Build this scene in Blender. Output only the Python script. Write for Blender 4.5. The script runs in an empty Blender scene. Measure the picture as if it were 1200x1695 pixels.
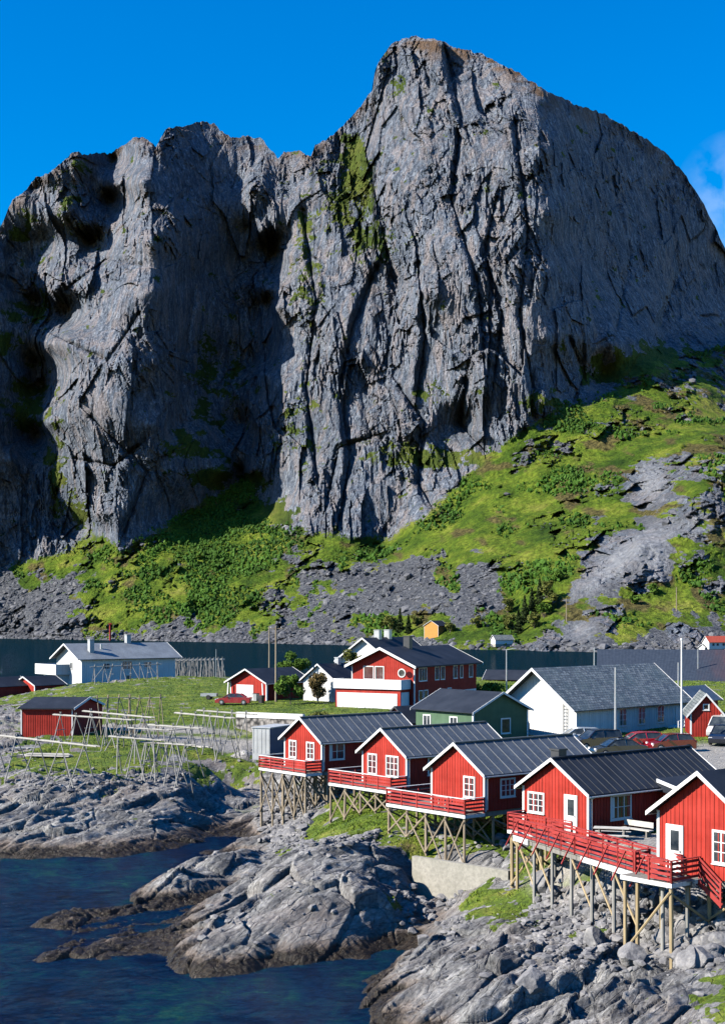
import bpy, math, random
import numpy as np
from mathutils import Vector, Matrix
R = math.radians
random.seed(7); RNG = np.random.default_rng(7)
scene = bpy.context.scene
C = scene.collection

# ------------------------------------------------------------------ camera, sky, sun
F, HOR, CAMZ = 2400.0, 1020.0, 18.0          # focal length in photo pixels, horizon row, eye height above the water
cd = bpy.data.cameras.new('camera'); cam = bpy.data.objects.new('camera', cd); C.objects.link(cam)
cam.location = (0, 0, CAMZ); cam.rotation_euler = (R(90), 0, 0)
cd.sensor_width = 36; cd.lens = 36 * F / 1695.0; cd.shift_y = (HOR - 847.5) / 1695.0
cd.clip_start = 1; cd.clip_end = 20000
scene.camera = cam
SUN_EL, SUN_AZ = R(35), R(251)
w = bpy.data.worlds.new('World'); scene.world = w; w.use_nodes = True
nt = w.node_tree; nt.nodes.clear()
wo = nt.nodes.new('ShaderNodeOutputWorld'); bg = nt.nodes.new('ShaderNodeBackground')
sky = nt.nodes.new('ShaderNodeTexSky'); sky.sky_type = 'NISHITA'; sky.sun_disc = False
sky.sun_elevation = SUN_EL; sky.sun_rotation = SUN_AZ; sky.air_density = 1.3; sky.dust_density = 0.0; sky.ozone_density = 5.0
hs = nt.nodes.new('ShaderNodeHueSaturation'); hs.inputs['Saturation'].default_value = 1.56; hs.inputs['Hue'].default_value = 0.512
bg.inputs['Strength'].default_value = 0.086
nt.links.new(sky.outputs[0], hs.inputs['Color'])
# one small cloud bank low beside the mountain, fixed in the sky by direction
tc = nt.nodes.new('ShaderNodeTexCoord')
mp = nt.nodes.new('ShaderNodeVectorMath'); mp.operation = 'SUBTRACT'
cdir = Vector(((1215 - 600) / F, 1, (HOR - 330) / F)).normalized(); mp.inputs[1].default_value = cdir
ml = nt.nodes.new('ShaderNodeVectorMath'); ml.operation = 'MULTIPLY'; ml.inputs[1].default_value = (1.0, 1.0, 0.9)
ln = nt.nodes.new('ShaderNodeVectorMath'); ln.operation = 'LENGTH'
nz = nt.nodes.new('ShaderNodeTexNoise'); nz.inputs['Scale'].default_value = 42; nz.inputs['Detail'].default_value = 9; nz.inputs['Roughness'].default_value = 0.5
mr = nt.nodes.new('ShaderNodeMapRange'); mr.inputs['From Min'].default_value = 0.04; mr.inputs['From Max'].default_value = 0.0; mr.inputs['To Max'].default_value = 0.9
ad = nt.nodes.new('ShaderNodeMath'); ad.operation = 'MULTIPLY'
mr2 = nt.nodes.new('ShaderNodeMapRange'); mr2.inputs['From Min'].default_value = 0.38; mr2.inputs['From Max'].default_value = 0.75
mx = nt.nodes.new('ShaderNodeMixRGB'); mx.inputs['Color2'].default_value = (3.6, 4.6, 6.6, 1)
nt.links.new(tc.outputs['Generated'], mp.inputs[0]); nt.links.new(mp.outputs[0], ml.inputs[0]); nt.links.new(ml.outputs[0], ln.inputs[0])
nt.links.new(ln.outputs['Value'], mr.inputs['Value']); nt.links.new(tc.outputs['Generated'], nz.inputs['Vector'])
nt.links.new(nz.outputs['Fac'], mr2.inputs['Value']); nt.links.new(mr.outputs[0], ad.inputs[0]); nt.links.new(mr2.outputs[0], ad.inputs[1])
nt.links.new(ad.outputs[0], mx.inputs['Fac']); nt.links.new(hs.outputs[0], mx.inputs['Color1'])
nt.links.new(mx.outputs[0], bg.inputs['Color']); nt.links.new(bg.outputs[0], wo.inputs[0])
sd = bpy.data.lights.new('sun', 'SUN'); sd.energy = 5.0; sd.angle = R(0.5); sd.color = (1.0, 0.93, 0.82)
so = bpy.data.objects.new('sun', sd); C.objects.link(so)
SV = Vector((math.sin(SUN_AZ) * math.cos(SUN_EL), math.cos(SUN_AZ) * math.cos(SUN_EL), math.sin(SUN_EL)))
so.rotation_euler = SV.to_track_quat('Z', 'Y').to_euler()
scene.view_settings.view_transform = 'Standard'; scene.view_settings.look = 'None'
scene.view_settings.exposure = 1.1; scene.view_settings.gamma = 1.0
scene.cycles.max_bounces = 5; scene.cycles.diffuse_bounces = 0; scene.cycles.glossy_bounces = 3

# ------------------------------------------------------------------ helpers
def at_z(px, py, z):
    s = (py - HOR) / (CAMZ - z); return Vector(((px - 600) / s, F / s, z))
def at_d(px, py, d):
    return Vector(((px - 600) / F * d, d, CAMZ - (py - HOR) / F * d))
def tag(o, label=None, cat=None, group=None, kind=None):
    if label: o['label'] = label
    if cat: o['category'] = cat
    if group: o['group'] = group
    if kind: o['kind'] = kind
    return o
def thing(name, label, cat, loc=(0, 0, 0), rz=0, group=None):
    o = bpy.data.objects.new(name, None); C.objects.link(o); o.location = loc; o.rotation_euler = (0, 0, rz)
    o.empty_display_size = 0.3
    return tag(o, label, cat, group)

class MB:
    def __init__(s): s.v = []; s.f = []; s.mi = []; s.m = 0
    def add(s, vs, fs):
        n = len(s.v); s.v += [tuple(v) for v in vs]; s.f += [tuple(i + n for i in f) for f in fs]; s.mi += [s.m] * len(fs); return s
    def box(s, x0, x1, y0, y1, z0, z1, M=None):
        vs = [Vector((x, y, z)) for z in (z0, z1) for y in (y0, y1) for x in (x0, x1)]
        if M is not None: vs = [M @ v for v in vs]
        return s.add(vs, [(0, 2, 3, 1), (4, 5, 7, 6), (0, 1, 5, 4), (2, 6, 7, 3), (0, 4, 6, 2), (1, 3, 7, 5)])
    def beam(s, a, b, wd, ht, up=(0, 0, 1)):
        a = Vector(a); b = Vector(b); d = (b - a).normalized(); up = Vector(up)
        if abs(d.dot(up)) > 0.99: up = Vector((0, 1, 0))
        sx = d.cross(up).normalized(); sz = sx.cross(d).normalized()
        vs = [p + sx * i * wd / 2 + sz * j * ht / 2 for p in (a, b) for i, j in ((-1, -1), (1, -1), (1, 1), (-1, 1))]
        return s.add(vs, [(0, 3, 2, 1), (4, 5, 6, 7), (0, 1, 5, 4), (1, 2, 6, 5), (2, 3, 7, 6), (3, 0, 4, 7)])
    def tube(s, a, b, r0, r1=None, n=8):
        r1 = r0 if r1 is None else r1
        a = Vector(a); b = Vector(b); d = (b - a).normalized(); q = d.to_track_quat('Z', 'Y')
        vs = [p + q @ Vector((r * math.cos(2 * math.pi * k / n), r * math.sin(2 * math.pi * k / n), 0)) for p, r in ((a, r0), (b, r1)) for k in range(n)]
        fs = [(k, (k + 1) % n, n + (k + 1) % n, n + k) for k in range(n)]
        return s.add(vs, fs + [tuple(range(n - 1, -1, -1)), tuple(range(n, 2 * n))])
    def prism(s, poly, y0, y1, M=None):          # poly in x,z (counter clockwise), extruded along y
        n = len(poly); vs = [Vector((x, y, z)) for y in (y0, y1) for x, z in poly]
        if M is not None: vs = [M @ v for v in vs]
        fs = [(k, (k + 1) % n, n + (k + 1) % n, n + k) for k in range(n)]
        return s.add(vs, [tuple(f) for f in fs] + [tuple(range(n - 1, -1, -1)), tuple(range(n, 2 * n))])
    def build(s, name, mat, parent=None, M=None, smooth=False):
        me = bpy.data.meshes.new(name)
        vs = s.v if M is None else [tuple(M @ Vector(v)) for v in s.v]
        me.from_pydata(vs, [], s.f); me.validate()
        for m in (mat if isinstance(mat, (list, tuple)) else [mat]): me.materials.append(m)
        if isinstance(mat, (list, tuple)) and len(me.polygons) == len(s.mi):
            me.polygons.foreach_set('material_index', s.mi)
        import bmesh
        bm = bmesh.new(); bm.from_mesh(me); bmesh.ops.recalc_face_normals(bm, faces=bm.faces[:]); bm.to_mesh(me); bm.free()
        if smooth: me.polygons.foreach_set('use_smooth', [True] * len(me.polygons))
        o = bpy.data.objects.new(name, me); C.objects.link(o)
        if parent is not None: o.parent = parent
        return o

def np_mesh(name, V, Fc, mat, smooth=False, attrs=None, parent=None):
    """V (n,3) float, Fc (m,k) int array"""
    me = bpy.data.meshes.new(name); m, k = Fc.shape
    me.vertices.add(len(V)); me.vertices.foreach_set('co', np.ascontiguousarray(V, dtype=np.float32).ravel())
    me.loops.add(m * k); me.loops.foreach_set('vertex_index', np.ascontiguousarray(Fc, dtype=np.int32).ravel())
    me.polygons.add(m); me.polygons.foreach_set('loop_start', np.arange(0, m * k, k, dtype=np.int32))
    me.polygons.foreach_set('use_smooth', np.full(m, smooth, dtype=bool))
    me.update(calc_edges=True)
    for an, arr in (attrs or {}).items():
        a = me.attributes.new(an, 'FLOAT', 'POINT'); a.data.foreach_set('value', np.ascontiguousarray(arr, dtype=np.float32).ravel())
    for mm in (mat if isinstance(mat, (list, tuple)) else [mat]): me.materials.append(mm)
    o = bpy.data.objects.new(name, me); C.objects.link(o)
    if parent is not None: o.parent = parent
    return o
def grid_faces(nr, nc):
    i = np.arange(nr - 1)[:, None] * nc + np.arange(nc - 1)[None, :]
    return np.stack([i, i + 1, i + nc + 1, i + nc], -1).reshape(-1, 4)
def scatter_mesh(proto_v, proto_f, loc, scl, rot_z, tilt=None):
    """many copies of a small mesh baked in one array; scl (n,3)"""
    n = len(loc); k = len(proto_v)
    V = proto_v[None] * scl[:, None, :]
    if tilt is not None:
        ct, st = np.cos(tilt)[:, None], np.sin(tilt)[:, None]
        y = V[..., 1] * ct - V[..., 2] * st; z = V[..., 1] * st + V[..., 2] * ct; V = np.stack([V[..., 0], y, z], -1)
    c, s_ = np.cos(rot_z)[:, None], np.sin(rot_z)[:, None]
    x = V[..., 0] * c - V[..., 1] * s_; y = V[..., 0] * s_ + V[..., 1] * c
    V = np.stack([x, y, V[..., 2]], -1) + loc[:, None, :]
    Fa = proto_f[None] + (np.arange(n) * k)[:, None, None]
    return V.reshape(-1, 3), Fa.reshape(-1, proto_f.shape[1])

# numpy noise
def _h(ix, iy, iz, seed):
    n = (ix.astype(np.int64) * 374761393 + iy.astype(np.int64) * 668265263 + iz.astype(np.int64) * 2147483647 + seed * 974634777) & 0xFFFFFFFF
    n = ((n ^ (n >> 13)) * 1274126177) & 0xFFFFFFFF; n = ((n ^ (n >> 16)) * 2246822519) & 0xFFFFFFFF
    return (n ^ (n >> 15)) & 0xFFFFFFFF
def hash01(ix, iy, iz, seed): return _h(ix, iy, iz, seed) / 4294967295.0
def perlin(x, y, z=None, seed=0):
    z = np.zeros_like(x) if z is None else z
    xi, yi, zi = np.floor(x), np.floor(y), np.floor(z); fx, fy, fz = x - xi, y - yi, z - zi
    xi, yi, zi = xi.astype(np.int64), yi.astype(np.int64), zi.astype(np.int64)
    u, v, w_ = fx**3 * (fx * (fx * 6 - 15) + 10), fy**3 * (fy * (fy * 6 - 15) + 10), fz**3 * (fz * (fz * 6 - 15) + 10)
    def g(dx, dy, dz):
        h = _h(xi + dx, yi + dy, zi + dz, seed)
        a = (h & 1023) / 1023.0 * 2 * np.pi; b = ((h >> 10) & 1023) / 1023.0 * 2 - 1; r = np.sqrt(1 - b * b)
        return (np.cos(a) * r * (fx - dx) + np.sin(a) * r * (fy - dy) + b * (fz - dz))
    L = lambda a, b, t: a + (b - a) * t
    if np.all(zi == 0) and np.all(fz == 0):
        return 1.6 * L(L(g(0, 0, 0), g(1, 0, 0), u), L(g(0, 1, 0), g(1, 1, 0), u), v)
    return 1.6 * L(L(L(g(0, 0, 0), g(1, 0, 0), u), L(g(0, 1, 0), g(1, 1, 0), u), v), L(L(g(0, 0, 1), g(1, 0, 1), u), L(g(0, 1, 1), g(1, 1, 1), u), v), w_)
def fbm(x, y, z=None, oct=4, seed=0, gain=0.5, ridged=False):
    t = np.zeros_like(x); a = 1.0; f = 1.0
    for k in range(oct):
        n = perlin(x * f, y * f, None if z is None else z * f, seed + k * 17)
        t += a * ((1 - 2 * np.abs(n)) if ridged else n); a *= gain; f *= 2.03
    return t
def cells(x, y, seed=0):
    """2-D worley: distance F1, F2, plus cell random triple and offset to the cell centre"""
    xi, yi = np.floor(x).astype(np.int64), np.floor(y).astype(np.int64)
    f1 = np.full(x.shape, 9.0); f2 = np.full(x.shape, 9.0); cx = np.zeros_like(x); cy = np.zeros_like(x); ox = np.zeros_like(x); oy = np.zeros_like(x)
    zz = np.zeros_like(xi)
    for dx in (-1, 0, 1):
        for dy in (-1, 0, 1):
            jx, jy = xi + dx, yi + dy
            qx = jx + hash01(jx, jy, zz, seed); qy = jy + hash01(jx, jy, zz, seed + 1)
            d = np.hypot(x - qx, y - qy); m = d < f1
            f2 = np.where(m, f1, np.minimum(f2, d))
            cx = np.where(m, jx, cx); cy = np.where(m, jy, cy); ox = np.where(m, x - qx, ox); oy = np.where(m, y - qy, oy); f1 = np.where(m, d, f1)
    cx = cx.astype(np.int64); cy = cy.astype(np.int64)
    r = [hash01(cx, cy, zz, seed + 5 + k) for k in range(3)]
    return f1, f2, r, ox, oy
def plates(x, y, seed=0, tilt=1.0):
    f1, f2, r, ox, oy = cells(x, y, seed)
    return (r[0] - 0.5) + tilt * ((r[1] - 0.5) * ox + (r[2] - 0.5) * oy), f2 - f1
def rbf_fit(P, val, c=1.0, lam=0.0):
    P = np.asarray(P, float); val = np.asarray(val, float)
    d = np.sqrt(((P[:, None] - P[None]) ** 2).sum(-1) + c * c); n = len(P)
    A = np.zeros((n + 1, n + 1)); A[:n, :n] = d - lam * np.eye(n); A[:n, n] = 1; A[n, :n] = 1
    sol = np.linalg.lstsq(A, np.append(val, 0), rcond=None)[0]
    def ev(x, y):
        out = np.full(x.shape, sol[n])
        for k in range(n): out += sol[k] * np.sqrt((x - P[k, 0]) ** 2 + (y - P[k, 1]) ** 2 + c * c)
        return out
    return ev
def smst(a, b, x): t = np.clip((x - a) / (b - a), 0, 1); return t * t * (3 - 2 * t)

# ------------------------------------------------------------------ materials
class NT:
    def __init__(s, name):
        s.m = bpy.data.materials.new(name); s.m.use_nodes = True; s.t = s.m.node_tree; s.p = s.t.nodes['Principled BSDF']
        s.tc = s.n('ShaderNodeTexCoord')
    def n(s, ty, **kw):
        nd = s.t.nodes.new(ty)
        for k, v in kw.items():
            if k.startswith('i_'): nd.inputs[k[2:].replace('_', ' ')].default_value = v
            else: setattr(nd, k, v)
        return nd
    def l(s, a, b): s.t.links.new(a, b)
    def noise(s, scale, detail=5, rough=0.55, vec=None, st=None, coord='Object', dist=0):
        nd = s.n('ShaderNodeTexNoise', i_Scale=scale, i_Detail=detail, i_Roughness=rough, i_Distortion=dist)
        v = vec or s.tc.outputs[coord]
        if st: mp = s.n('ShaderNodeMapping'); mp.inputs['Scale'].default_value = st; s.l(v, mp.inputs[0]); v = mp.outputs[0]
        s.l(v, nd.inputs['Vector']); return nd.outputs['Fac']
    def ramp(s, fac, stops):
        nd = s.n('ShaderNodeValToRGB'); e = nd.color_ramp.elements
        while len(e) < len(stops): e.new(0.5)
        for i, (p, c) in enumerate(stops):
            e[i].position = p; e[i].color = (*c, 1) if not isinstance(c, (int, float)) else (c, c, c, 1)
        s.l(fac, nd.inputs[0]); return nd.outputs[0]
    def mix(s, fac, a, b, mode='MIX'):
        nd = s.n('ShaderNodeMixRGB', blend_type=mode)
        for sock, v in ((nd.inputs[0], fac), (nd.inputs[1], a), (nd.inputs[2], b)):
            if isinstance(v, (int, float)): sock.default_value = v
            elif isinstance(v, tuple): sock.default_value = (*v, 1)
            else: s.l(v, sock)
        return nd.outputs[0]
    def math(s, op, a, b=0.0):
        nd = s.n('ShaderNodeMath', operation=op)
        for sock, v in ((nd.inputs[0], a), (nd.inputs[1], b)):
            if isinstance(v, (int, float)): sock.default_value = v
            else: s.l(v, sock)
        return nd.outputs[0]
    def attr(s, name): return s.n('ShaderNodeAttribute', attribute_name=name).outputs['Fac']
    def col(s, c):
        if isinstance(c, tuple): s.p.inputs['Base Color'].default_value = (*c, 1)
        else: s.l(c, s.p.inputs['Base Color'])
    def bump(s, h, strength=0.4, dist=0.05):
        b = s.n('ShaderNodeBump', i_Strength=strength, i_Distance=dist); s.l(h, b.inputs['Height']); s.l(b.outputs[0], s.p.inputs['Normal'])
    def rough(s, r):
        if isinstance(r, (int, float)): s.p.inputs['Roughness'].default_value = r
        else: s.l(r, s.p.inputs['Roughness'])

def paint(name, c, rough=0.6, var=0.18, scale=1.2, bump=0.15, grime=0.12, spec=0.5):
    t = NT(name); n1 = t.noise(scale, 5, 0.6); n2 = t.noise(9, 4, 0.6, st=(1, 1, 0.12))
    c1 = tuple(x * (1 - var) for x in c); c2 = tuple(min(1, x * (1 + var) + 0.01) for x in c)
    base = t.ramp(n1, [(0.3, c1), (0.7, c2)])
    streak = t.ramp(n2, [(0.55, 0.0), (0.75, 1.0)])
    base = t.mix(t.math('MULTIPLY', streak, grime), base, tuple(x * 0.5 + 0.04 for x in c))
    n3 = t.noise(1.0, 3, 0.7, st=(5, 5, 0.25)); base = t.mix(min(1.0, grime * 2.2), base, t.ramp(n3, [(0.3, 0.62), (0.5, 0.98), (0.7, 1.22)]), 'MULTIPLY')
    t.col(base); t.rough(rough); t.p.inputs['Specular IOR Level'].default_value = spec
    if bump: t.bump(t.noise(14, 3), bump, 0.02)
    return t.m
M = {}
M['red'] = paint('red_paint', (0.33, 0.022, 0.012), 0.75, 0.16, 0.9, spec=0.25, grime=0.36)
M['dred'] = paint('dull_red_paint', (0.25, 0.025, 0.02), 0.8, 0.18, 0.5, spec=0.2)
M['railred'] = paint('rail_red_paint', (0.3, 0.03, 0.026), 0.7, 0.2, 1.5, spec=0.3)
M['white'] = paint('white_paint', (0.66, 0.66, 0.65), 0.6, 0.06, 1.0, grime=0.2)
M['whitewall'] = paint('white_wall_paint', (0.62, 0.62, 0.6), 0.7, 0.06, 0.7, grime=0.22)
M['green'] = paint('green_paint', (0.06, 0.115, 0.065), 0.75, 0.15, 0.8, spec=0.3)
M['orange'] = paint('orange_paint', (0.45, 0.2, 0.03), 0.7, 0.1)
M['grey'] = paint('grey_paint', (0.35, 0.37, 0.38), 0.6, 0.15)
M['dark'] = paint('dark_metal', (0.03, 0.032, 0.036), 0.5, 0.2)
M['steel'] = paint('galvanised_steel', (0.42, 0.43, 0.44), 0.45, 0.12)
M['steel'].node_tree.nodes['Principled BSDF'].inputs['Metallic'].default_value = 0.5
M['rooftin'] = paint('grey_tin_roofing', (0.075, 0.085, 0.096), 0.42, 0.2, 0.6, bump=0.1, grime=0.3)
M['roofseam'] = paint('worn_roof_seam', (0.13, 0.14, 0.155), 0.5, 0.2)
M['lightroof'] = paint('pale_grey_roofing', (0.15, 0.17, 0.19), 0.6, 0.2, 0.5, grime=0.3)
M['roofdark'] = paint('charcoal_roofing', (0.012, 0.017, 0.028), 0.7, 0.2, 0.5, grime=0.15, spec=0.25)
M['tile'] = paint('red_roof_tile', (0.4, 0.06, 0.03), 0.8, 0.12)
M['tyre'] = paint('tyre_rubber', (0.02, 0.02, 0.02), 0.85, 0.1)
M['curtain'] = paint('white_curtain', (0.7, 0.7, 0.68), 0.9, 0.05)
M['snowboard'] = paint('pale_plank', (0.45, 0.43, 0.39), 0.8, 0.15, 1)
def m_glass():
    t = NT('window_glass'); n = t.noise(1.3, 3)
    t.col(t.ramp(n, [(0.35, (0.012, 0.018, 0.025)), (0.6, (0.05, 0.06, 0.065)), (0.75, (0.16, 0.17, 0.16))])); t.rough(0.06); t.p.inputs['Specular IOR Level'].default_value = 0.45
    return t.m
M['glass'] = m_glass()
def m_wood(name, a, b, rough=0.85):
    t = NT(name); n = t.noise(3, 5, 0.6, st=(3, 3, 0.35)); n2 = t.noise(0.35, 2)
    c = t.ramp(n, [(0.3, a), (0.7, b)]); c = t.mix(t.math('MULTIPLY', n2, 0.5), c, tuple(x * 0.5 for x in a)); t.col(c); t.rough(rough); t.bump(n, 0.4, 0.02); return t.m
M['pole'] = m_wood('weathered_pole', (0.2, 0.16, 0.11), (0.36, 0.29, 0.2))
M['newpole'] = m_wood('pale_tan_pole', (0.29, 0.22, 0.12), (0.44, 0.34, 0.19))
M['greypole'] = m_wood('silver_grey_pole', (0.2, 0.195, 0.18), (0.38, 0.37, 0.34))
M['deckwood'] = m_wood('grey_decking', (0.16, 0.15, 0.13), (0.3, 0.28, 0.25))
M['bark'] = m_wood('bark', (0.07, 0.05, 0.035), (0.2, 0.17, 0.13))
def m_slate():
    t = NT('grey_slate_roofing')
    b = t.n('ShaderNodeTexBrick', i_Scale=1.0); b.inputs['Brick Width'].default_value = 0.42; b.inputs['Row Height'].default_value = 0.34; b.inputs['Mortar Size'].default_value = 0.03
    b.inputs['Color1'].default_value = (0.12, 0.135, 0.14, 1); b.inputs['Color2'].default_value = (0.3, 0.32, 0.31, 1); b.inputs['Mortar'].default_value = (0.035, 0.04, 0.045, 1); b.inputs['Bias'].default_value = -0.1
    sp = t.n('ShaderNodeSeparateXYZ'); cb = t.n('ShaderNodeCombineXYZ'); t.l(t.tc.outputs['Object'], sp.inputs[0])
    t.l(sp.outputs[1], cb.inputs[0]); t.l(t.math('MULTIPLY', sp.outputs[2], 1.6), cb.inputs[1]); t.l(cb.outputs[0], b.inputs['Vector'])
    n = t.noise(5, 4, 0.7); n2 = t.noise(0.5, 4)
    c = t.mix(0.6, b.outputs['Color'], t.ramp(n, [(0.35, (0.3, 0.3, 0.3)), (0.7, (1.3, 1.3, 1.25))]), 'MULTIPLY')
    c = t.mix(t.ramp(n2, [(0.45, 0.0), (0.7, 0.6)]), c, (0.1, 0.13, 0.12)); t.col(c); t.rough(0.55); t.bump(b.outputs['Fac'], 0.5, 0.03); return t.m
M['slate'] = m_slate()
def m_ground_flat(name, a, b, sc):
    t = NT(name); n = t.noise(sc, 6, 0.7); n2 = t.noise(sc * 9, 3, 0.7)
    c = t.ramp(n, [(0.3, a), (0.7, b)]); c = t.mix(0.35, c, t.ramp(n2, [(0.35, 0.25), (0.65, 1.0)]), 'MULTIPLY'); t.col(c); t.rough(0.9); t.bump(n2, 0.4, 0.03); return t.m
M['asphalt'] = m_ground_flat('asphalt', (0.09, 0.088, 0.085), (0.16, 0.155, 0.145), 0.4)
M['gravel'] = m_ground_flat('gravel', (0.2, 0.19, 0.17), (0.36, 0.34, 0.3), 0.7)
M['concrete'] = m_ground_flat('board_marked_concrete', (0.26, 0.25, 0.21), (0.38, 0.36, 0.31), 0.5)
def m_leaf(name, a, b, c=None, sc=0.6):
    t = NT(name); n = t.noise(sc, 5, 0.7); n2 = t.noise(sc * 7, 3, 0.6)
    col = t.ramp(n, [(0.3, a), (0.62, b), (0.78, c or b)]); col = t.mix(0.5, col, t.ramp(n2, [(0.3, 0.55), (0.7, 1.25)]), 'MULTIPLY')
    t.col(col); t.rough(0.75); t.p.inputs['Specular IOR Level'].default_value = 0.2
    return t.m
M['shrub'] = m_leaf('hillside_shrub_leaf', (0.02, 0.055, 0.005), (0.045, 0.11, 0.008), (0.11, 0.155, 0.012), 0.012)
M['leaf'] = m_leaf('green_leaf', (0.04, 0.1, 0.01), (0.1, 0.18, 0.02), (0.18, 0.25, 0.04))
M['olive'] = m_leaf('olive_leaf', (0.07, 0.09, 0.02), (0.15, 0.16, 0.03), (0.24, 0.2, 0.05))
M['brownleaf'] = m_leaf('reddish_leaf', (0.08, 0.07, 0.02), (0.16, 0.11, 0.04), (0.2, 0.18, 0.06))
M['conifer'] = m_leaf('dark_conifer', (0.015, 0.03, 0.008), (0.035, 0.055, 0.012))
M['grassblade'] = m_leaf('grass_blade', (0.08, 0.14, 0.012), (0.17, 0.24, 0.018), (0.3, 0.29, 0.05), 0.25)

# ------------------------------------------------------------------ the mountain and its slopes (true distance 0.7 to 1.7 km)
def lerp_poly(P, x): P = np.array(P, float); return np.interp(x, P[:, 0], P[:, 1])
SKY = [(-600,860),(-400,640),(-200,500),(-60,430),(0,378),(22,330),(40,318),(62,292),(80,287),(100,272),(120,253),(150,255),(185,253),(205,240),(222,228),(240,228),(258,243),(265,232),(275,214),(290,210),(310,208),(335,201),(355,205),(370,220),(388,228),(410,224),(430,228),(445,243),(460,262),(470,252),(495,250),(515,258),(522,240),(535,233),(550,225),(575,200),(600,172),(615,150),(620,120),(630,95),(648,72),(680,60),(720,65),(760,80),(800,90),(860,122),(900,148),(950,172),(1000,188),(1030,208),(1060,225),(1100,252),(1130,285),(1160,330),(1185,380),(1200,415),(1240,480),(1300,560),(1400,680),(1800,900)]
SHORE = [(-200,1057),(0,1057),(200,1060),(400,1064),(560,1068),(700,1072),(800,1076),(1000,1080),(1400,1083)]
BASE = [(-200,940),(0,935),(60,925),(120,905),(170,880),(200,915),(240,890),(300,850),(370,812),(410,790),(440,850),(470,880),(560,885),(640,890),(700,855),(760,800),(820,740),(900,690),(1000,655),(1080,600),(1200,570),(1400,600)]
DP = [(0,935,1275),(0,700,1290),(0,500,1320),(0,380,1350),(-150,900,1230),(-150,500,1270),(-60,700,1255),(-60,450,1290),(40,620,1345),(40,800,1310),
 (72,900,1270),(62,720,1375),(60,600,1385),(62,500,1395),(40,330,1350),(62,310,1385),(80,300,1340),(45,430,1380),(78,400,1380),(70,640,1385),(35,540,1335),(20,760,1290),(110,860,1290),
 (130,270,1345),(105,350,1320),(125,420,1335),(150,300,1385),(185,330,1420),(190,265,1430),(150,400,1400),(110,520,1370),
 (140,870,1280),(110,780,1270),(82,700,1275),(80,570,1290),(92,480,1310),(115,560,1245),(120,660,1225),(150,370,1345),(190,305,1360),
 (165,850,1205),(205,905,1195),(170,700,1195),(205,600,1200),(225,500,1220),(240,400,1245),(235,300,1295),(232,240,1350),
 (250,600,1205),(255,480,1225),(262,380,1255),
 (255,700,1200),(230,820,1200),(300,700,1275),(300,600,1285),(300,470,1300),(300,320,1345),(300,220,1385),
 (290,790,1225),(330,720,1275),(345,760,1270),(375,780,1280),(250,860,1215),
 (400,780,1350),(390,600,1400),(400,450,1410),(395,300,1410),(340,205,1430),(345,450,1370),(345,600,1360),
 (420,310,1360),(432,380,1350),(440,480,1350),(446,520,1370),(415,380,1400),(455,420,1420),(470,300,1400),(430,240,1420),
 (413,780,1215),(425,700,1215),(438,620,1225),(460,510,1240),(478,420,1265),(495,330,1295),(525,245,1320),
 (400,700,1370),(420,600,1390),(445,500,1385),(466,400,1390),(490,290,1380),
 (440,840,1185),(500,820,1130),(600,820,1115),(600,650,1175),(530,600,1190),(560,450,1235),(540,300,1290),(600,420,1235),(600,300,1295),(580,210,1340),
 (575,260,1320),(590,340,1275),(640,425,1220),(688,436,1190),(615,520,1195),(655,530,1200),(700,530,1165),(690,620,1170),(620,640,1180),(697,480,1150),(660,470,1225),
 (640,300,1245),(640,150,1300),(700,800,1120),(700,700,1140),(720,400,1180),(700,250,1240),(700,120,1300),(690,66,1320),
 (750,660,1150),(765,700,1185),(790,640,1135),(800,720,1130),(800,500,1155),(800,300,1215),(820,150,1290),(820,100,1325),
 (900,660,1135),(905,560,1145),(905,450,1165),(905,350,1190),(905,250,1230),(900,160,1290),(860,400,1165),
 (940,600,1190),(940,400,1245),(940,250,1295),(1000,620,1245),(1000,450,1310),(1000,300,1370),(1000,200,1430),
 (960,560,1185),(985,560,1215),(1010,570,1205),(1060,560,1260),(1040,600,1230),
 (1100,560,1360),(1100,400,1440),(1100,260,1510),(1200,560,1460),(1190,430,1560),(1300,620,1480),(1400,700,1500),
 # slopes
 (60,960,1230),(150,905,1235),(150,980,1160),(300,850,1260),(370,812,1310),(410,795,1330),(300,960,1130),(420,880,1210),(470,885,1165),(560,888,1130),(640,892,1105),(480,960,1080),(600,970,1010),(600,1030,950),(300,1030,1070),(100,1030,1130),
 (700,860,1110),(760,805,1130),(820,745,1135),(900,695,1145),(1000,660,1165),(1080,610,1220),(1200,575,1350),
 (700,960,960),(800,900,980),(850,1000,860),(900,850,1000),(900,780,1070),(1000,760,1060),(1000,850,960),(1080,700,1110),(1130,640,1200),(1200,680,1180),
 (900,960,860),(980,960,820),(1060,900,845),(1130,870,860),(1150,800,905),(1200,765,930),(1150,740,1010),(1220,720,1050),(1080,780,1000),(1060,850,930),(1060,990,800),(1150,950,815),(1200,1000,790),(950,1040,790),(1100,1040,760),(1200,1045,750),(1300,900,860),(1300,1040,750),(860,1055,800),
 (1075,790,985),(1110,760,1000),(1095,730,1060)]
for px in range(-200, 1401, 100):
    py = lerp_poly(SHORE, px); DP.append((px, py, CAMZ * F / (py - HOR)))
DP = np.array(DP, float)
_w = (DP[:, 0] > 410) & (DP[:, 0] < 905) & (DP[:, 1] < lerp_poly(BASE, DP[:, 0]) + 3) & (DP[:, 2] < 1345)
DP[_w, 2] += 0.15 * (905 - DP[_w, 0])
NU, NV = 860 + 46 + 40, 640
U = np.concatenate([np.linspace(-560, -170, 46, endpoint=False), np.linspace(-170, 1370, 860), np.linspace(1372, 1760, 40)])
VV = np.linspace(0, 1, NV) ** 1.0
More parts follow.
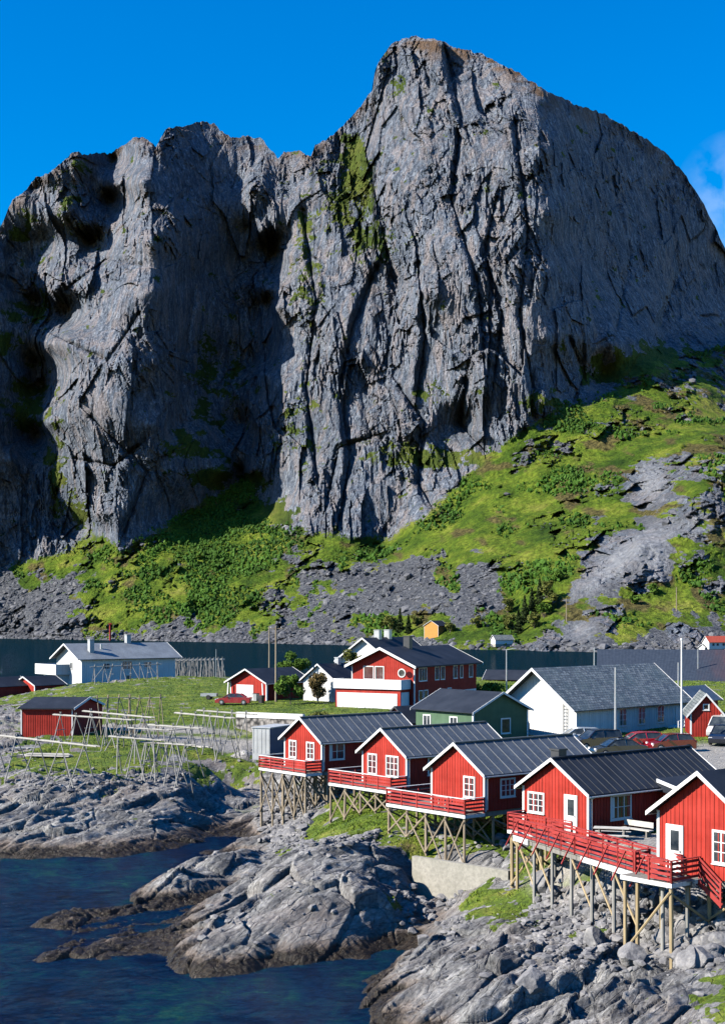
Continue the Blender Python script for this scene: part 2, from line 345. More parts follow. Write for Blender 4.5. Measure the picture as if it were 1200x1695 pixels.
top = lerp_poly(SKY, U); sh = lerp_poly(SHORE, U) + 6; bs = lerp_poly(BASE, U)
top = top + 3.5 * fbm(U / 9.0, U * 0 + 3.3, oct=4, seed=3)
PX = np.broadcast_to(U[None], (NV, NU)).copy(); PY = sh[None] + (top - sh)[None] * VV[:, None]
ev = rbf_fit(DP[:, :2], DP[:, 2], 4.0)
D0 = ev(PX, PY)
wallm = smst(-14, 14, bs[None] - PY + 8 * fbm(PX / 30, PY / 30, oct=3, seed=5))     # 1 on the rock wall, 0 on the slopes
X0 = (PX - 600) / F * D0; Z0 = CAMZ + (HOR - PY) / F * D0
wx = X0 + 5 * fbm(X0 / 60, Z0 / 90, oct=3, seed=11); wz = Z0 + 12 * fbm(X0 / 60, Z0 / 60, oct=2, seed=12)
lean = 0.22 * (X0 + 40)                       # flutes fan outwards to the right
fx = wx - (wz - 250) * 0.0008 * lean
n_big = fbm(fx / 42, wz / 150, oct=3, seed=21, ridged=True)
n_fl = fbm(fx / 10, wz / 95, oct=4, seed=22, gain=0.6)
n_fn = fbm((fx + wz * 0.12) / 3.6, wz / 24, oct=3, seed=23, ridged=True, gain=0.6)
pl1, _ = plates(fx / 24, wz / 80, 31, 2.0); pl2, e2 = plates((fx + wz * 0.1) / 8, wz / 34, 37, 2.0); pl3, _ = plates((fx + wz * 0.35) / 3.6, wz / 15, 41, 2.0); pl4, _ = plates((fx - wz * 0.3) / 12, wz / 20, 43, 2.0)
wamp = np.where(PX > 905, 0.6, 1.0) * np.where((PX > 290) & (PX < 412), 0.55, 1.0)

wamp = wamp * (1 - 0.38 * np.exp(-((PX - 165) / 85) ** 2 - ((PY - 600) / 290) ** 2))
rgh = 0.2 + 0.95 * smst(-0.35, 0.4, fbm(X0 / 55 + Z0 / 160, Z0 / 70 - X0 / 140, oct=3, seed=141))
pl5, _ = plates((fx + wz * 0.22) / 2.0, (wz - fx * .3) / 6, 47, 2.0)
dw = -(1.2 * n_big + 2.4 * n_fl + 0.5 * n_fn) * wamp + 13 * pl1 * wamp + (6.5 * pl2 + 3.6 * pl3 + 5.5 * pl4 + 2.0 * pl5) * wamp * rgh
# slopes: bumps, outcrops and scree
n_s = fbm(X0 / 30, D0 / 60, Z0 / 30, oct=5, seed=51)
knoll = smst(860, 980, PX + (PY - 900) * 0.3)
p4, e4 = plates((X0 + Z0 * 0.5) / 17, (Z0 - X0 * 0.4) / 8, 61, 1.8); p5, _ = plates((X0 + Z0 * 0.6) / 5, (Z0 - X0 * 0.5) / 3, 63, 1.6)
rocky = smst(0.02, 0.25, fbm(X0 / 36 + Z0 / 90, Z0 / 26 - X0 / 70, oct=4, seed=71) + 0.18 * knoll - 0.16 + 0.35 * smst(650, 560, PY))
def gb(cx, cy, rx, ry, a=0.0):
    c, s_ = math.cos(a), math.sin(a); x_ = (PX - cx) * c + (PY - cy) * s_; y_ = -(PX - cx) * s_ + (PY - cy) * c; return np.exp(-(x_ / rx) ** 2 - (y_ / ry) ** 2)
pale = np.clip(1.2 * gb(1020, 930, 78, 20, R(-38)) + 1.1 * gb(1085, 925, 20, 38) + gb(1078, 795, 22, 30) + .8 * gb(960, 1045, 30, 16) + .6 * gb(1150, 870, 50, 20, R(-20)), 0, 1)
rocky = rocky * (1 - .8 * pale)
ds = 8 * n_s + rocky * (13 * p4 + 5.5 * p5) + 1.2 * fbm(X0 / 4, Z0 / 3, oct=2, seed=66)
# long faults and chimneys that cut the wall
def seg_dist(P):
    best = np.full(PX.shape, 1e9); sd = np.zeros(PX.shape)
    for (ax, ay), (bx_, by_) in zip(P[:-1], P[1:]):
        vx, vy = bx_ - ax, by_ - ay; t = np.clip(((PX - ax) * vx + (PY - ay) * vy) / (vx * vx + vy * vy), 0, 1)
        d = np.hypot(PX - ax - t * vx, PY - ay - t * vy); m = d < best; best = np.where(m, d, best); sd = np.where(m, np.sign((PX - ax) * vy - (PY - ay) * vx), sd)
    return best, sd
wob = 7 * fbm(PX / 40, PY / 40, oct=3, seed=131)
for P_, dep, wid, stp in [([(735,80),(762,200),(745,330),(790,470),(800,600)],10,5,8),([(622,440),(582,540),(560,640),(578,760),(560,860)],12,6,10),([(690,438),(702,560),(690,645)],10,5,10),([(500,350),(522,500),(505,640),(525,800)],9,5,7),
        ([(640,120),(604,250),(640,420)],8,8,6),([(770,630),(758,700),(800,745)],12,6,8),([(850,200),(872,380),(858,520),(880,640)],9,5,9),([(100,560),(180,600),(232,520)],8,5,7),([(150,690),(242,780),(205,880)],8,5,6),([(110,480),(180,430),(235,440)],6,5,5),([(125,760),(190,772),(230,740)],9,4,7),
        ([(1000,250),(1042,420),(1020,540)],8,6,5),([(1100,300),(1122,450),(1090,540)],8,6,5),([(300,330),(322,480),(300,640)],8,6,6),([(660,640),(700,700),(690,800),(720,850)],9,5,7),([(620,720),(560,740),(540,830)],8,4,6),([(820,330),(800,420),(830,520),(815,640)],8,4,7),([(940,560),(965,620),(950,660)],8,5,6)]:
    dst, sg = seg_dist(P_); dst = np.abs(dst + wob * 0.5); dw = dw + dep * np.exp(-(dst / wid) ** 2) + stp * sg * np.exp(-(dst / 26) ** 2) * 0.5
DD = D0 + wallm * dw + (1 - wallm) * ds * smst(0, 14, sh[None] - PY)
edge = smst(1.0, 0.985, VV)[:, None]
X = (PX - 600) / F * DD; Z = CAMZ + (HOR - PY) / F * DD
# the back of the mountain, falling away behind the skyline
K = 26; bx = []
for k in range(1, K + 1):
    t = k / K; dk = 420 * t ** 1.1
    bx.append(np.stack([X[-1] * (1 + 0.1 * t), DD[-1] + dk, Z[-1] * (1 - t ** 1.6) - 20 * t + 6 * fbm(X[-1] / 20, X[-1] * 0 + dk / 20, oct=3, seed=81) * min(1, k / 3)], -1))
Vm = np.concatenate([np.stack([X, DD, Z], -1), np.stack(bx)], 0)
# attributes: vegetation, scree
sl = np.gradient(Vm[..., 2], axis=0) / (np.abs(np.gradient(Vm[..., 1], axis=0)) + 0.05)          # rise over run going up
GP = [(0,960,-1),(60,1000,-1),(0,1040,-1),(120,960,-.5),(100,930,.8),(30,950,.5),(170,930,.9),(60,930,.9),(150,1040,.6),(220,1030,.9),(220,960,1),(330,900,1),(300,1000,1),(400,850,1),(420,950,1),(350,1020,.9),(430,1030,.2),(400,1050,-.8),(250,1052,-.9),(120,1050,-.6),(540,900,.9),(470,920,.2),(520,940,0.),(480,980,.3),(560,1000,-.5),(520,1040,-.2),(620,960,-1),(650,1000,-1),(700,960,-1),(620,905,1),(700,890,.9),(740,910,.8),(740,960,.3),(800,950,-.9),(760,1000,-1),(700,1010,-.2),(640,1030,.6),(720,1040,.7),(780,1040,.6),(840,1035,.9),(680,1040,.9),(820,980,-.8),(840,960,.6),(870,1000,.9),(820,1020,.3),(800,860,1),(860,820,1),(900,900,1),(850,920,1),(900,980,.9),(950,820,.7),(1000,760,.7),(950,720,.6),(1040,720,.8),(1100,700,.8),(1130,660,.6),(1180,640,.1),(1180,720,.7),(1150,760,.4),(1000,880,.5),(950,940,.6),(1000,950,-.5),(1070,930,-.6),(1100,900,-.1),(960,985,0.),(1050,1000,.5),(1100,1000,.6),(980,1040,.05),(1050,1050,.1),(900,1045,.4),(1150,1040,-.1),(1150,950,.6),(1180,900,.4),(1190,830,.4),(1130,840,.2),(1090,800,-.4),(1200,980,.2),(870,760,.5),(1010,660,.3),(840,740,.3),(700,1068,-1),(900,1070,-1),(1100,1072,-.8),(500,1060,-1),(300,1057,-1),(0,1055,-1),(1300,900,.3),(-100,1000,-1)]
gev = rbf_fit([g[:2] for g in GP], [g[2] for g in GP], 5.0)
green_s = gev(PX, PY) + 0.75 * fbm(X0 / 16, Z0 / 10, oct=5, seed=91, gain=0.6)
green_s = green_s + 0.17 - 0.95 * rocky * (0.4 + smst(1.2, 2.4, sl[:NV]))
vs_ = smst(-0.08, 0.28, green_s - 1.0 * pale)
# grass ledges on the wall
LP = [(598,300,.32,26,60),(585,250,.3,18,40),(620,400,.55,40,30),(560,330,.2,40,60),(500,370,.25,18,40),(505,480,.2,30,70),(500,700,.15,50,60),(700,755,.75,90,18),(710,650,.45,35,20),(40,690,.6,40,25),(40,640,.5,35,25),(60,510,.45,35,20),(10,560,.4,40,40),(40,400,.1,40,60),(350,790,.8,30,20),(300,740,.35,40,30),(420,800,.6,30,20),(460,850,.5,30,25),(1080,600,.7,70,30),(1000,620,.4,50,20),(1160,650,.5,50,40),(900,665,.3,60,20),(95,780,.5,20,60),(130,850,.5,20,30),(120,320,.15,30,60),(650,140,.1,25,40),(360,600,.22,50,120)]
lv = -0.62 + np.zeros_like(PX)
for a_, b_, s_, rx, ry in LP: lv += (s_ + 0.35) * np.exp(-((PX - a_) / rx) ** 2 - ((PY - b_) / ry) ** 2)
lv += 0.55 * fbm(X0 / 14, Z0 / 12, oct=5, seed=95, gain=0.6) + 0.35 * smst(3.2, 1.2, sl[:NV])
vw = smst(0.0, 0.3, lv)
veg = vs_ * (1 - wallm) + vw * wallm
brown = smst(36, 4, PY - top[None] + 14 * fbm(X0 / 25, Z0 / 25, oct=3, seed=97)) * smst(0.1, 0.5, fbm(X0 / 20, Z0 / 12, oct=4, seed=98) + 0.35)
brown = np.maximum(brown * np.where((PX > 640) & (PX < 900), 1.0, 0.6), smst(0.3, 0.6, fbm(X0 / 22, Z0 / 14, oct=4, seed=99) + 0.25 * knoll) * (1 - wallm) * 0.9)
def padb(a, v=0.0): return np.concatenate([a, np.full((K, NU), v)], 0)
def m_mountain():
    t = NT('mountain_rock'); O = t.tc.outputs['Object']
    n1 = t.noise(0.02, 6, 0.65); n2 = t.noise(0.25, 6, 0.7, st=(1, 1, 0.28)); n3 = t.noise(0.9, 4, 0.7, st=(1, 1, 0.4)); n4 = t.noise(0.05, 4, 0.6, st=(1.6, 1.6, 0.35), dist=1.2)
    rock = t.ramp(n2, [(0.28, (0.042, 0.057, 0.082)), (0.5, (0.135, 0.162, 0.208)), (0.7, (0.36, 0.392, 0.44))])
    rock = t.mix(t.ramp(n4, [(0.47, 0.0), (0.62, 0.75)]), rock, (0.29, 0.255, 0.25))
    rock = t.mix(t.ramp(n1, [(0.5, 0.0), (0.72, 0.6)]), rock, (0.075, 0.092, 0.12))
    rock = t.mix(0.8, rock, t.ramp(n3, [(0.36, 0.35), (0.5, 0.95), (0.64, 1.6)]), 'MULTIPLY')
    scree = t.ramp(t.noise(0.45, 5, 0.8), [(0.35, (0.03, 0.035, 0.045)), (0.5, (0.095, 0.103, 0.12)), (0.68, (0.24, 0.25, 0.265))])
    rock = t.mix(t.attr('scree'), rock, scree)
    rock = t.mix(t.math('MULTIPLY', t.attr('pale'), 0.7), rock, t.mix(0.6, (0.34, 0.35, 0.37), t.ramp(n2, [(0.35, 0.5), (0.65, 1.2)]), 'MULTIPLY'))
    g1 = t.noise(0.03, 6, 0.65); g2 = t.noise(0.35, 4, 0.7)
    gr = t.ramp(g1, [(0.3, (0.025, 0.06, 0.006)), (0.44, (0.07, 0.125, 0.01)), (0.55, (0.14, 0.195, 0.018)), (0.64, (0.21, 0.235, 0.035)), (0.78, (0.17, 0.15, 0.06))])
    gr = t.mix(t.attr('brown'), gr, t.ramp(g2, [(0.3, (0.055, 0.045, 0.02)), (0.7, (0.15, 0.12, 0.045))]))
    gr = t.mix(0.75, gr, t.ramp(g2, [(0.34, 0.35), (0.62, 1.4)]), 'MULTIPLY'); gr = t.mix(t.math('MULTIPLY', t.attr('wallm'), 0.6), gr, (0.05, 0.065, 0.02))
    br = t.mix(t.math('MULTIPLY', t.attr('top'), 0.85), rock, (0.13, 0.075, 0.035))
    vm = t.math('ADD', t.attr('veg'), t.math('MULTIPLY', t.math('SUBTRACT', g2, 0.5), 2.0))
    vm = t.math('MULTIPLY', vm, t.math('GREATER_THAN', t.attr('veg'), 0.02))
    c = t.mix(t.ramp(vm, [(0.42, 0.0), (0.58, 1.0)]), br, gr)
    t.col(c); t.rough(0.92); t.p.inputs['Specular IOR Level'].default_value = 0.15
    h = t.math('ADD', t.math('MULTIPLY', n2, 2.0), t.math('MULTIPLY', n3, 1.0)); t.bump(h, 1.0, 2.6); return t.m
M['mountain'] = m_mountain()
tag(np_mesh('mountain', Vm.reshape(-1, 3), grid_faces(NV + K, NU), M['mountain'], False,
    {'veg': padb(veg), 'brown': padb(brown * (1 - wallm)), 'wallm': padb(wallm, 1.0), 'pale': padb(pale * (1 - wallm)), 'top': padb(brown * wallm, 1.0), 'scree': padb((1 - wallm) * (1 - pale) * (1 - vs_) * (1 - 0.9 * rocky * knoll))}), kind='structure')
# bushes on the green slopes and loose blocks in the scree: nobody could count them
def ico(sub=1):
    import bmesh
    bm = bmesh.new(); bmesh.ops.create_icosphere(bm, subdivisions=sub, radius=1.0)
    v = np.array([list(x.co) for x in bm.verts]); f = np.array([[q.index for q in fc.verts] for fc in bm.faces]); bm.free(); return v, f
def pick(mask, n, minrow=3):
    m = mask.copy(); m[:minrow] = 0; p = (m / m.sum()).ravel(); idx = RNG.choice(m.size, n, p=p); return idx
iv, jf = ico(2); iv1, jf1 = ico(1)
def lumpy(v, seed, amp=0.35, fr=1.6): return v * (1 + amp * fbm(v[:, 0] * fr + seed, v[:, 1] * fr, v[:, 2] * fr + 5.0, oct=2, seed=seed))[:, None]
area = (DD / 1100) ** 2
clump = smst(-0.05, 0.35, fbm(X0 / 45, Z0 / 25, oct=3, seed=103) + 0.5 * smst(560, 380, PX) * smst(180, 260, PX) - 0.12)
for sd_, n in ((1, 5500), (2, 5500)):
    ix = pick(np.where(PX < 1250, (1 - wallm) * smst(0.5, 0.9, vs_) * clump * area, 0), n)
    P = Vm[:NV].reshape(-1, 3)[ix] + RNG.normal(0, 0.8, (n, 3)); r = (0.4 + 1.2 * RNG.random(n) ** 2) * (0.6 + 0.5 * clump.ravel()[ix])
    V_, F_ = scatter_mesh(lumpy(iv1, sd_, 0.5, 2.2), jf1, P + np.array([0, 0, 0.5]), np.stack([r, r, r * RNG.uniform(0.8, 1.5, n)], -1), RNG.uniform(0, 6.3, n))
    V_ = V_ + 0.3 * RNG.normal(0, 1, V_.shape)
    if sd_ == 1: VA, FA = V_, F_
    else: VA, FA = np.concatenate([VA, V_]), np.concatenate([FA, F_ + len(VA)])
tag(np_mesh('hillside_shrubs', VA, FA, M['shrub']), 'low green birch scrub spread over the slopes under the rock wall', 'shrubs', kind='stuff')
def m_stone(name, a, b, c, sc):
    t = NT(name); n = t.noise(sc, 6, 0.7); n2 = t.noise(sc * 6, 4, 0.7)
    cc = t.mix(0.5, t.ramp(n, [(0.3, a), (0.5, b), (0.7, c)]), t.ramp(n2, [(0.3, 0.5), (0.65, 1.25)]), 'MULTIPLY'); t.col(cc); t.rough(0.9); t.bump(n2, 0.6, 0.15 / sc * 0.3); return t.m
M['scree'] = m_stone('scree_stone', (0.04, 0.042, 0.05), (0.09, 0.093, 0.105), (0.17, 0.172, 0.18), 0.08)
M['boulder'] = m_stone('boulder_stone', (0.08, 0.08, 0.09), (0.17, 0.167, 0.17), (0.29, 0.275, 0.26), 0.9)
VA = None
for sd_, n, r0, r1 in ((3, 7500, 0.4, 1.3), (4, 2600, 1.0, 3.4)):
    near_shore = smst(26, 8, sh[None] - PY) * 2.5
    ix = pick(np.where(PX < 1250, (1 - wallm) * (1 - np.minimum(1, 1.5 * pale)) * (smst(0.4, 0.0, vs_) + near_shore) * (1 - 0.8 * knoll * (near_shore < 0.3)) * area, 0), n)
    P = Vm[:NV].reshape(-1, 3)[ix]; r = r0 + (r1 - r0) * RNG.random(n) ** 2.5
    V_, F_ = scatter_mesh(lumpy(iv1, sd_, 0.5, 1.3), jf1, P, np.stack([r * RNG.uniform(0.8, 1.5, n), r, r * RNG.uniform(0.5, 1.0, n)], -1), RNG.uniform(0, 6.3, n), RNG.uniform(-0.6, 0.6, n))
    if VA is None: VA, FA = V_, F_
    else: VA, FA = np.concatenate([VA, V_]), np.concatenate([FA, F_ + len(VA)])
tag(np_mesh('scree', VA, FA, M['scree']), 'grey scree blocks covering the foot of the slopes and the far shore', 'scree', kind='stuff')

# ------------------------------------------------------------------ near ground: islands, skerries, rocks and lawns
TP = []
def tp(px, py, z): v = at_z(px, py, max(z, 0)); TP.append((v.x, v.y, z))
def tw(x, y, z): TP.append((x, y, z))
for p in [(0,1420),(60,1422),(120,1418),(165,1420),(210,1416),(258,1408),(300,1402),(340,1396),(385,1384)]:      # headland shore
    tp(*p, 0); v = at_z(*p, 0); tw(v.x + 0.3, v.y - 2.5, -1.6)
for p in [(0,1395,.8),(60,1390,1.1),(130,1385,1.2),(200,1385,1.0),(260,1375,1.0),(0,1340,2.4),(70,1330,2.8),(140,1325,3.0),(210,1320,3.1),(270,1325,2.8),(310,1320,2.9),(325,1290,3.9),(0,1292,3.8),(60,1288,4.1),(140,1290,4.2),(220,1285,4.2),(300,1268,4.4),(345,1262,4.5),(400,1252,4.3),(425,1262,2.6),(385,1290,1.4),(410,1300,1.0),(365,1320,1.0),(385,1345,.6),(345,1350,.9),(330,1365,.7),(420,1330,.8),
          (0,1240,5.0),(40,1225,5.1),(120,1240,5.0),(200,1250,4.9),(280,1230,5.3),(350,1235,5.1),(400,1230,5.0),(0,1180,5.8),(40,1165,6.0),(150,1195,5.6),(200,1175,6.2),(300,1180,6.2),(380,1190,6.0),(300,1165,6.5),(440,1195,5.6),(420,1175,6.6),(250,1150,7.0),(160,1140,7.6),(330,1130,7.8),(100,1142,7.3),(380,1165,6.6),(300,1120,8.0),(20,1150,5.5),(0,1165,5.5),(60,1140,6.6)]: tp(*p)
# rock spit left of the centre rock, skerries
for p in [(222,1478,0.35),(250,1462,1.0),(300,1435,2.0),(360,1412,2.3),(420,1400,2.4),(470,1395,2.2),(260,1490,0.5),(330,1494,.0),(380,1472,.2),(430,1447,.5),(468,1420,1.0),(330,1400,0.5),(390,1392,0.7),(430,1388,0.9)]: tp(*p)
for p in [(210,1482,-.5),(190,1470,-1.5),(260,1445,-.9),(320,1410,-.8),(240,1500,-.3),(270,1515,-.3)]: tp(*p)
for p in [(70,1530,.15),(100,1526,.3),(138,1528,.15),(150,1508,.15),(190,1500,.25),(215,1500,.3),(250,1503,.15),(290,1500,.2),(60,1588,.05),(100,1582,.1),(150,1575,.2),(200,1562,.25),(250,1555,.3),(300,1550,.35),(320,1540,.2),(230,1530,.05),(280,1525,.05)]: tp(*p)
for p in [(100,1545,-.5),(40,1540,-.9),(60,1565,-.9),(200,1540,-.3),(260,1540,-.2),(165,1545,-.5),(20,1500,-1.6),(100,1500,-1.2),(170,1530,-.3),(170,1600,-.9),(80,1610,-1.3),(250,1590,-.9),(0,1600,-1.8),(0,1680,-3),(200,1660,-2.6),(400,1660,-2.4),(550,1650,-2),(0,1460,-2.5),(120,1450,-2.2),(220,1440,-1.8)]: tp(*p)
# centre rock
for p in [(290,1600),(330,1612),(400,1608),(470,1598),(560,1590),(620,1584),(655,1566)]: tp(*p, 0.1); v = at_z(*p, 0); tw(v.x, v.y - 2.6, -1.6)
for p in [(296,1570,.5),(300,1530,.8),(330,1550,.9),(330,1505,1.3),(400,1560,1.0),(380,1500,1.6),(440,1460,2.6),(480,1425,3.1),(520,1400,3.5),(480,1520,2.0),(560,1500,2.4),(560,1560,.7),(600,1540,1.0),(640,1550,.4),(600,1470,3.1),(560,1430,3.7),(600,1400,3.7),(640,1410,3.8),(678,1430,3.2),(706,1470,1.2),(690,1510,.3),(655,1500,1.6),(640,1470,3.0),(660,1390,3.9),(690,1400,3.6),(720,1420,2.9),
          (540,1370,3.2),(600,1350,4.1),(650,1340,4.4),(700,1370,4.2),(540,1340,3.3),(510,1370,2.4),(480,1390,1.6),(450,1395,.9),(440,1370,1.1),(480,1350,1.7),(420,1370,.8),(520,1330,3.0),(560,1320,3.9),(600,1310,4.6)]: tp(*p)
# gully, concrete wall terrace
for p in [(665,1560,.1),(690,1540,.1),(720,1520,.5),(700,1500,.7),(740,1495,.9),(770,1490,1.5),(720,1478,1.2),(745,1478,1.6)]: tp(*p)
for p in [(770,1412,3.5),(830,1425,3.5),(860,1440,3.3),(800,1398,3.8),(750,1395,3.8),(800,1462,2.7),(860,1470,2.6),(780,1482,2.1),(880,1400,4.0),(820,1375,4.3),(880,1440,3.3)]: tp(*p)
# right foreground slabs
for p in [(606,1650),(612,1625),(628,1602),(645,1588),(610,1680),(600,1720)]: tp(*p, 0.05); v = at_z(*p, 0); tw(v.x - 2.5, v.y - 1, -2)
for p in [(650,1600,.7),(640,1650,.8),(700,1560,1.3),(700,1620,1.3),(680,1690,.7),(760,1510,2.0),(820,1490,2.3),(760,1580,1.7),(780,1680,1.2),(850,1540,2.2),(900,1500,2.4),(860,1640,1.9),(900,1690,1.6),(950,1560,2.5),(950,1500,2.9),(1000,1540,2.9),(1000,1620,2.4),(1000,1690,2.0),(1100,1620,2.8),(1100,1690,2.5),(1200,1620,3.3),(1200,1690,3.1),(1060,1570,2.6),(1113,1585,2.9),(1150,1560,3.4),(1200,1560,3.8),(1150,1500,4.4),(1200,1500,4.9),(1050,1500,3.8),(1000,1490,3.6),(1100,1480,4.6),(920,1470,3.4),(960,1450,4.3),(1040,1455,4.7),(900,1445,3.8),(1300,1600,4),(1300,1700,3.6)]: tp(*p)
# platform behind the cabins: yard, road, village
for p in [(990,1392,5.9),(1060,1385,6.0),(1040,1410,5.8),(1080,1400,6.0),(950,1400,5.4),(1000,1420,5.4)]: tp(*p)
G = Vector((0.629, -0.777, 0)); Lv = Vector((0.777, 0.629, 0))
for p in [(450,1215,4.6),(470,1240,3.4),(520,1240,5.0),(470,1195,6.2),(520,1175,6.6),(600,1180,6.5),(700,1190,6.4),(800,1210,6.3),(900,1225,6.5),(1000,1225,6.5),(1150,1240,6.5),(1200,1265,6.4),(1100,1200,6.7),(1200,1200,6.8),(900,1190,6.5),(800,1160,6.6),(700,1150,6.7),(600,1150,6.8),(500,1160,6.8),(1250,1300,6.3),(1200,1320,6.0),(1400,1400,6)]: tp(*p)
for x, y, z in [(-5,118,2.6),(0,113,4.2),(6,108,4.8),(10,100,5.0),(15,96,5.4),(20,92,5.9),(24,84,6),(28,78,6),(20,76,5.7),(12,112,5.8),(20,104,6.2),(28,96,6.3),(4,120,5.6),(-3,124,5.4),(36,90,6.3),(34,70,5.8),(26,66,5.2),
                (-80,300,-1),(-70,270,1.5),(-60,260,4),(-40,285,1),(-30,262,5.5),(-45,262,5),(-20,250,7),(-15,262,5),(0,262,6.5),(0,300,2),(-20,300,0),(20,280,6),(40,290,3),(60,290,4),(50,240,7),(80,260,6),(-90,330,-6),(0,340,-5),(60,340,-5),(120,320,-4),(120,260,4),(-120,280,-6),(-75,235,3),(-60,200,5),(-90,200,3),(-70,150,4),(-60,130,2),(100,200,6),(80,150,7),(80,100,7),(60,70,6),(45,55,4),(20,50,1),(0,50,-4),(-30,50,-4),(-50,90,-4),(-60,110,-2),(-20,290,-1),(30,320,-3)]: tw(x, y, z)
TP = np.array(TP); tev = rbf_fit(TP[:, :2], TP[:, 2], 0.6, 0.5)
def rock_amt(x, y):
    """0 on lawns and roads, 1 on bare rock"""
    return rk_ev(x, y)
RK = []
for px, py, z, a in [(100,1400,1,1),(200,1340,3,1),(300,1300,4,.9),(30,1300,4,.9),(400,1300,3,1),(100,1270,4.4,.2),(250,1260,4.6,.12),(350,1230,5,.1),(150,1220,5,.05),(320,1270,4.3,.35),(0,1230,5,1),(10,1190,5.6,1),(200,1150,7,.05),(300,1200,6,.1),(420,1180,6.6,0),(600,1170,6.6,0),(900,1220,6.5,0),(1150,1240,6.5,0),
                     (350,1440,2,1),(450,1550,2,1),(600,1450,3,1),(640,1350,4.3,-.1),(560,1335,3.8,-.1),(600,1372,3.8,.1),(660,1375,3.9,.1),(530,1360,3,.2),(700,1390,3.7,.3),(610,1330,4.3,-.1),(560,1420,3.2,1),(800,1478,2.2,.1),(880,1480,2.8,.2),(1185,1645,3.2,.15),(930,1560,2.4,.6),(800,1400,3.7,.35),(860,1455,3.1,.1),(830,1470,2.5,.3),(700,1600,1,1),(900,1600,2,1),(1100,1650,3,1),(1000,1500,3.4,.9),(1180,1520,4.4,.9),(1040,1400,5.9,0),(930,1420,4.6,.6),(450,1370,1,1),(720,1500,.6,.7),(1190,1400,6,0),(480,1240,4,.6)]:
    v = at_z(px, py, z); RK.append((v.x, v.y, a))
for x, y, a in [(0,300,.6),(-80,280,.8),(80,250,.2),(0,50,1),(60,60,1),(60,120,0),(-60,140,1),(12,108,.1),(22,95,0),(-60,250,.8)]: RK.append((x, y, a))
RK = np.array(RK); _rk = rbf_fit(RK[:, :2], RK[:, 2], 1.0)
def rk_ev(x, y): return np.clip(_rk(x, y), 0, 1)
sa, ca = math.sin(R(50)), math.cos(R(50))
def ground_parts(x, y):
    z0 = tev(x, y); a = rk_ev(x, y)
    u = x * ca + y * sa; v = -x * sa + y * ca            # u runs along the strata
    wv = fbm(x / 7, y / 7, oct=3, seed=202); u2 = u + 0.9 * fbm(x / 4, y / 4, oct=3, seed=201); v2 = v + 0.8 * wv
    n = 0.5 * fbm(u2 / 8, v2 / 4.0, oct=4, seed=203)
    rough = smst(-0.25, 0.35, fbm(x / 9, y / 9, oct=3, seed=211))
    def saw(q): f = q - np.floor(q); return np.where(f < .68, f / .68, (1 - f) / .32)
    amp = smst(-.35, .35, fbm(u / 7, v / 2.5, oct=3, seed=215))
    st1 = (saw(v2 / 2.1 + .3 * fbm(u / 5, v / 5, oct=2, seed=216)) - .5) * amp; st2 = (saw(v2 / .62 + .12 * u + .3 * fbm(u / 2, v / 2, oct=2, seed=217)) - .5) * smst(-.2, .4, fbm(u / 3, v / 1.4, oct=3, seed=218))
    p1, e1 = plates(u2 / 5.5, v2 / 2.2, 205, 1.4); p2, e2 = plates((u2 + .2 * v) / 1.8, v2 / 0.75, 207, 1.3); p3, e3 = plates((u + .3 * v) / 0.6, v / 0.26, 209, 1.3)
    crack = -0.4 * smst(0.05, 0.0, e1) - 0.2 * smst(0.06, 0.0, e2) * rough
    d = a * (n - 0.62 * st1 - 0.13 * st2 + 0.66 * p1 + 0.28 * p2 * (0.1 + rough) + 0.05 * p3 * (.3 + rough) + crack + 0.05 * fbm(u / .7, v / .2, oct=4, seed=213, gain=.65))
    d = d + (1 - a) * 0.10 * fbm(x / 3, y / 3, oct=3, seed=214)
    d = d * smst(330, 200, y) * (0.5 + 0.5 * smst(0.1, 1.8, z0)) + a * smst(1.4, .4, z0) * smst(140, 110, y) * (.10 * fbm(x / .9, y / .5, oct=4, seed=231, ridged=True, gain=.6) - .06)
    return z0, a, d, rough
def ground_z(x, y):
    x = np.atleast_1d(np.asarray(x, float)); y = np.atleast_1d(np.asarray(y, float)); z0, a, d, _ = ground_parts(x, y); return z0 + d
def gz(x, y): return float(ground_z(x, y)[0])
NC, NR = 760, 1520
yy = np.concatenate([np.linspace(51, 125, 1220, endpoint=False), 125 * (350 / 125) ** np.linspace(0, 1, 300)]); uu = np.linspace(-0.34, 0.40, NC)
XX = uu[None] * yy[:, None] * (1 + 0.0 * uu[None]); YY = np.broadcast_to(yy[:, None], XX.shape).copy()
Zb, A_, d_, rough_ = ground_parts(XX, YY); ZZ = Zb + d_
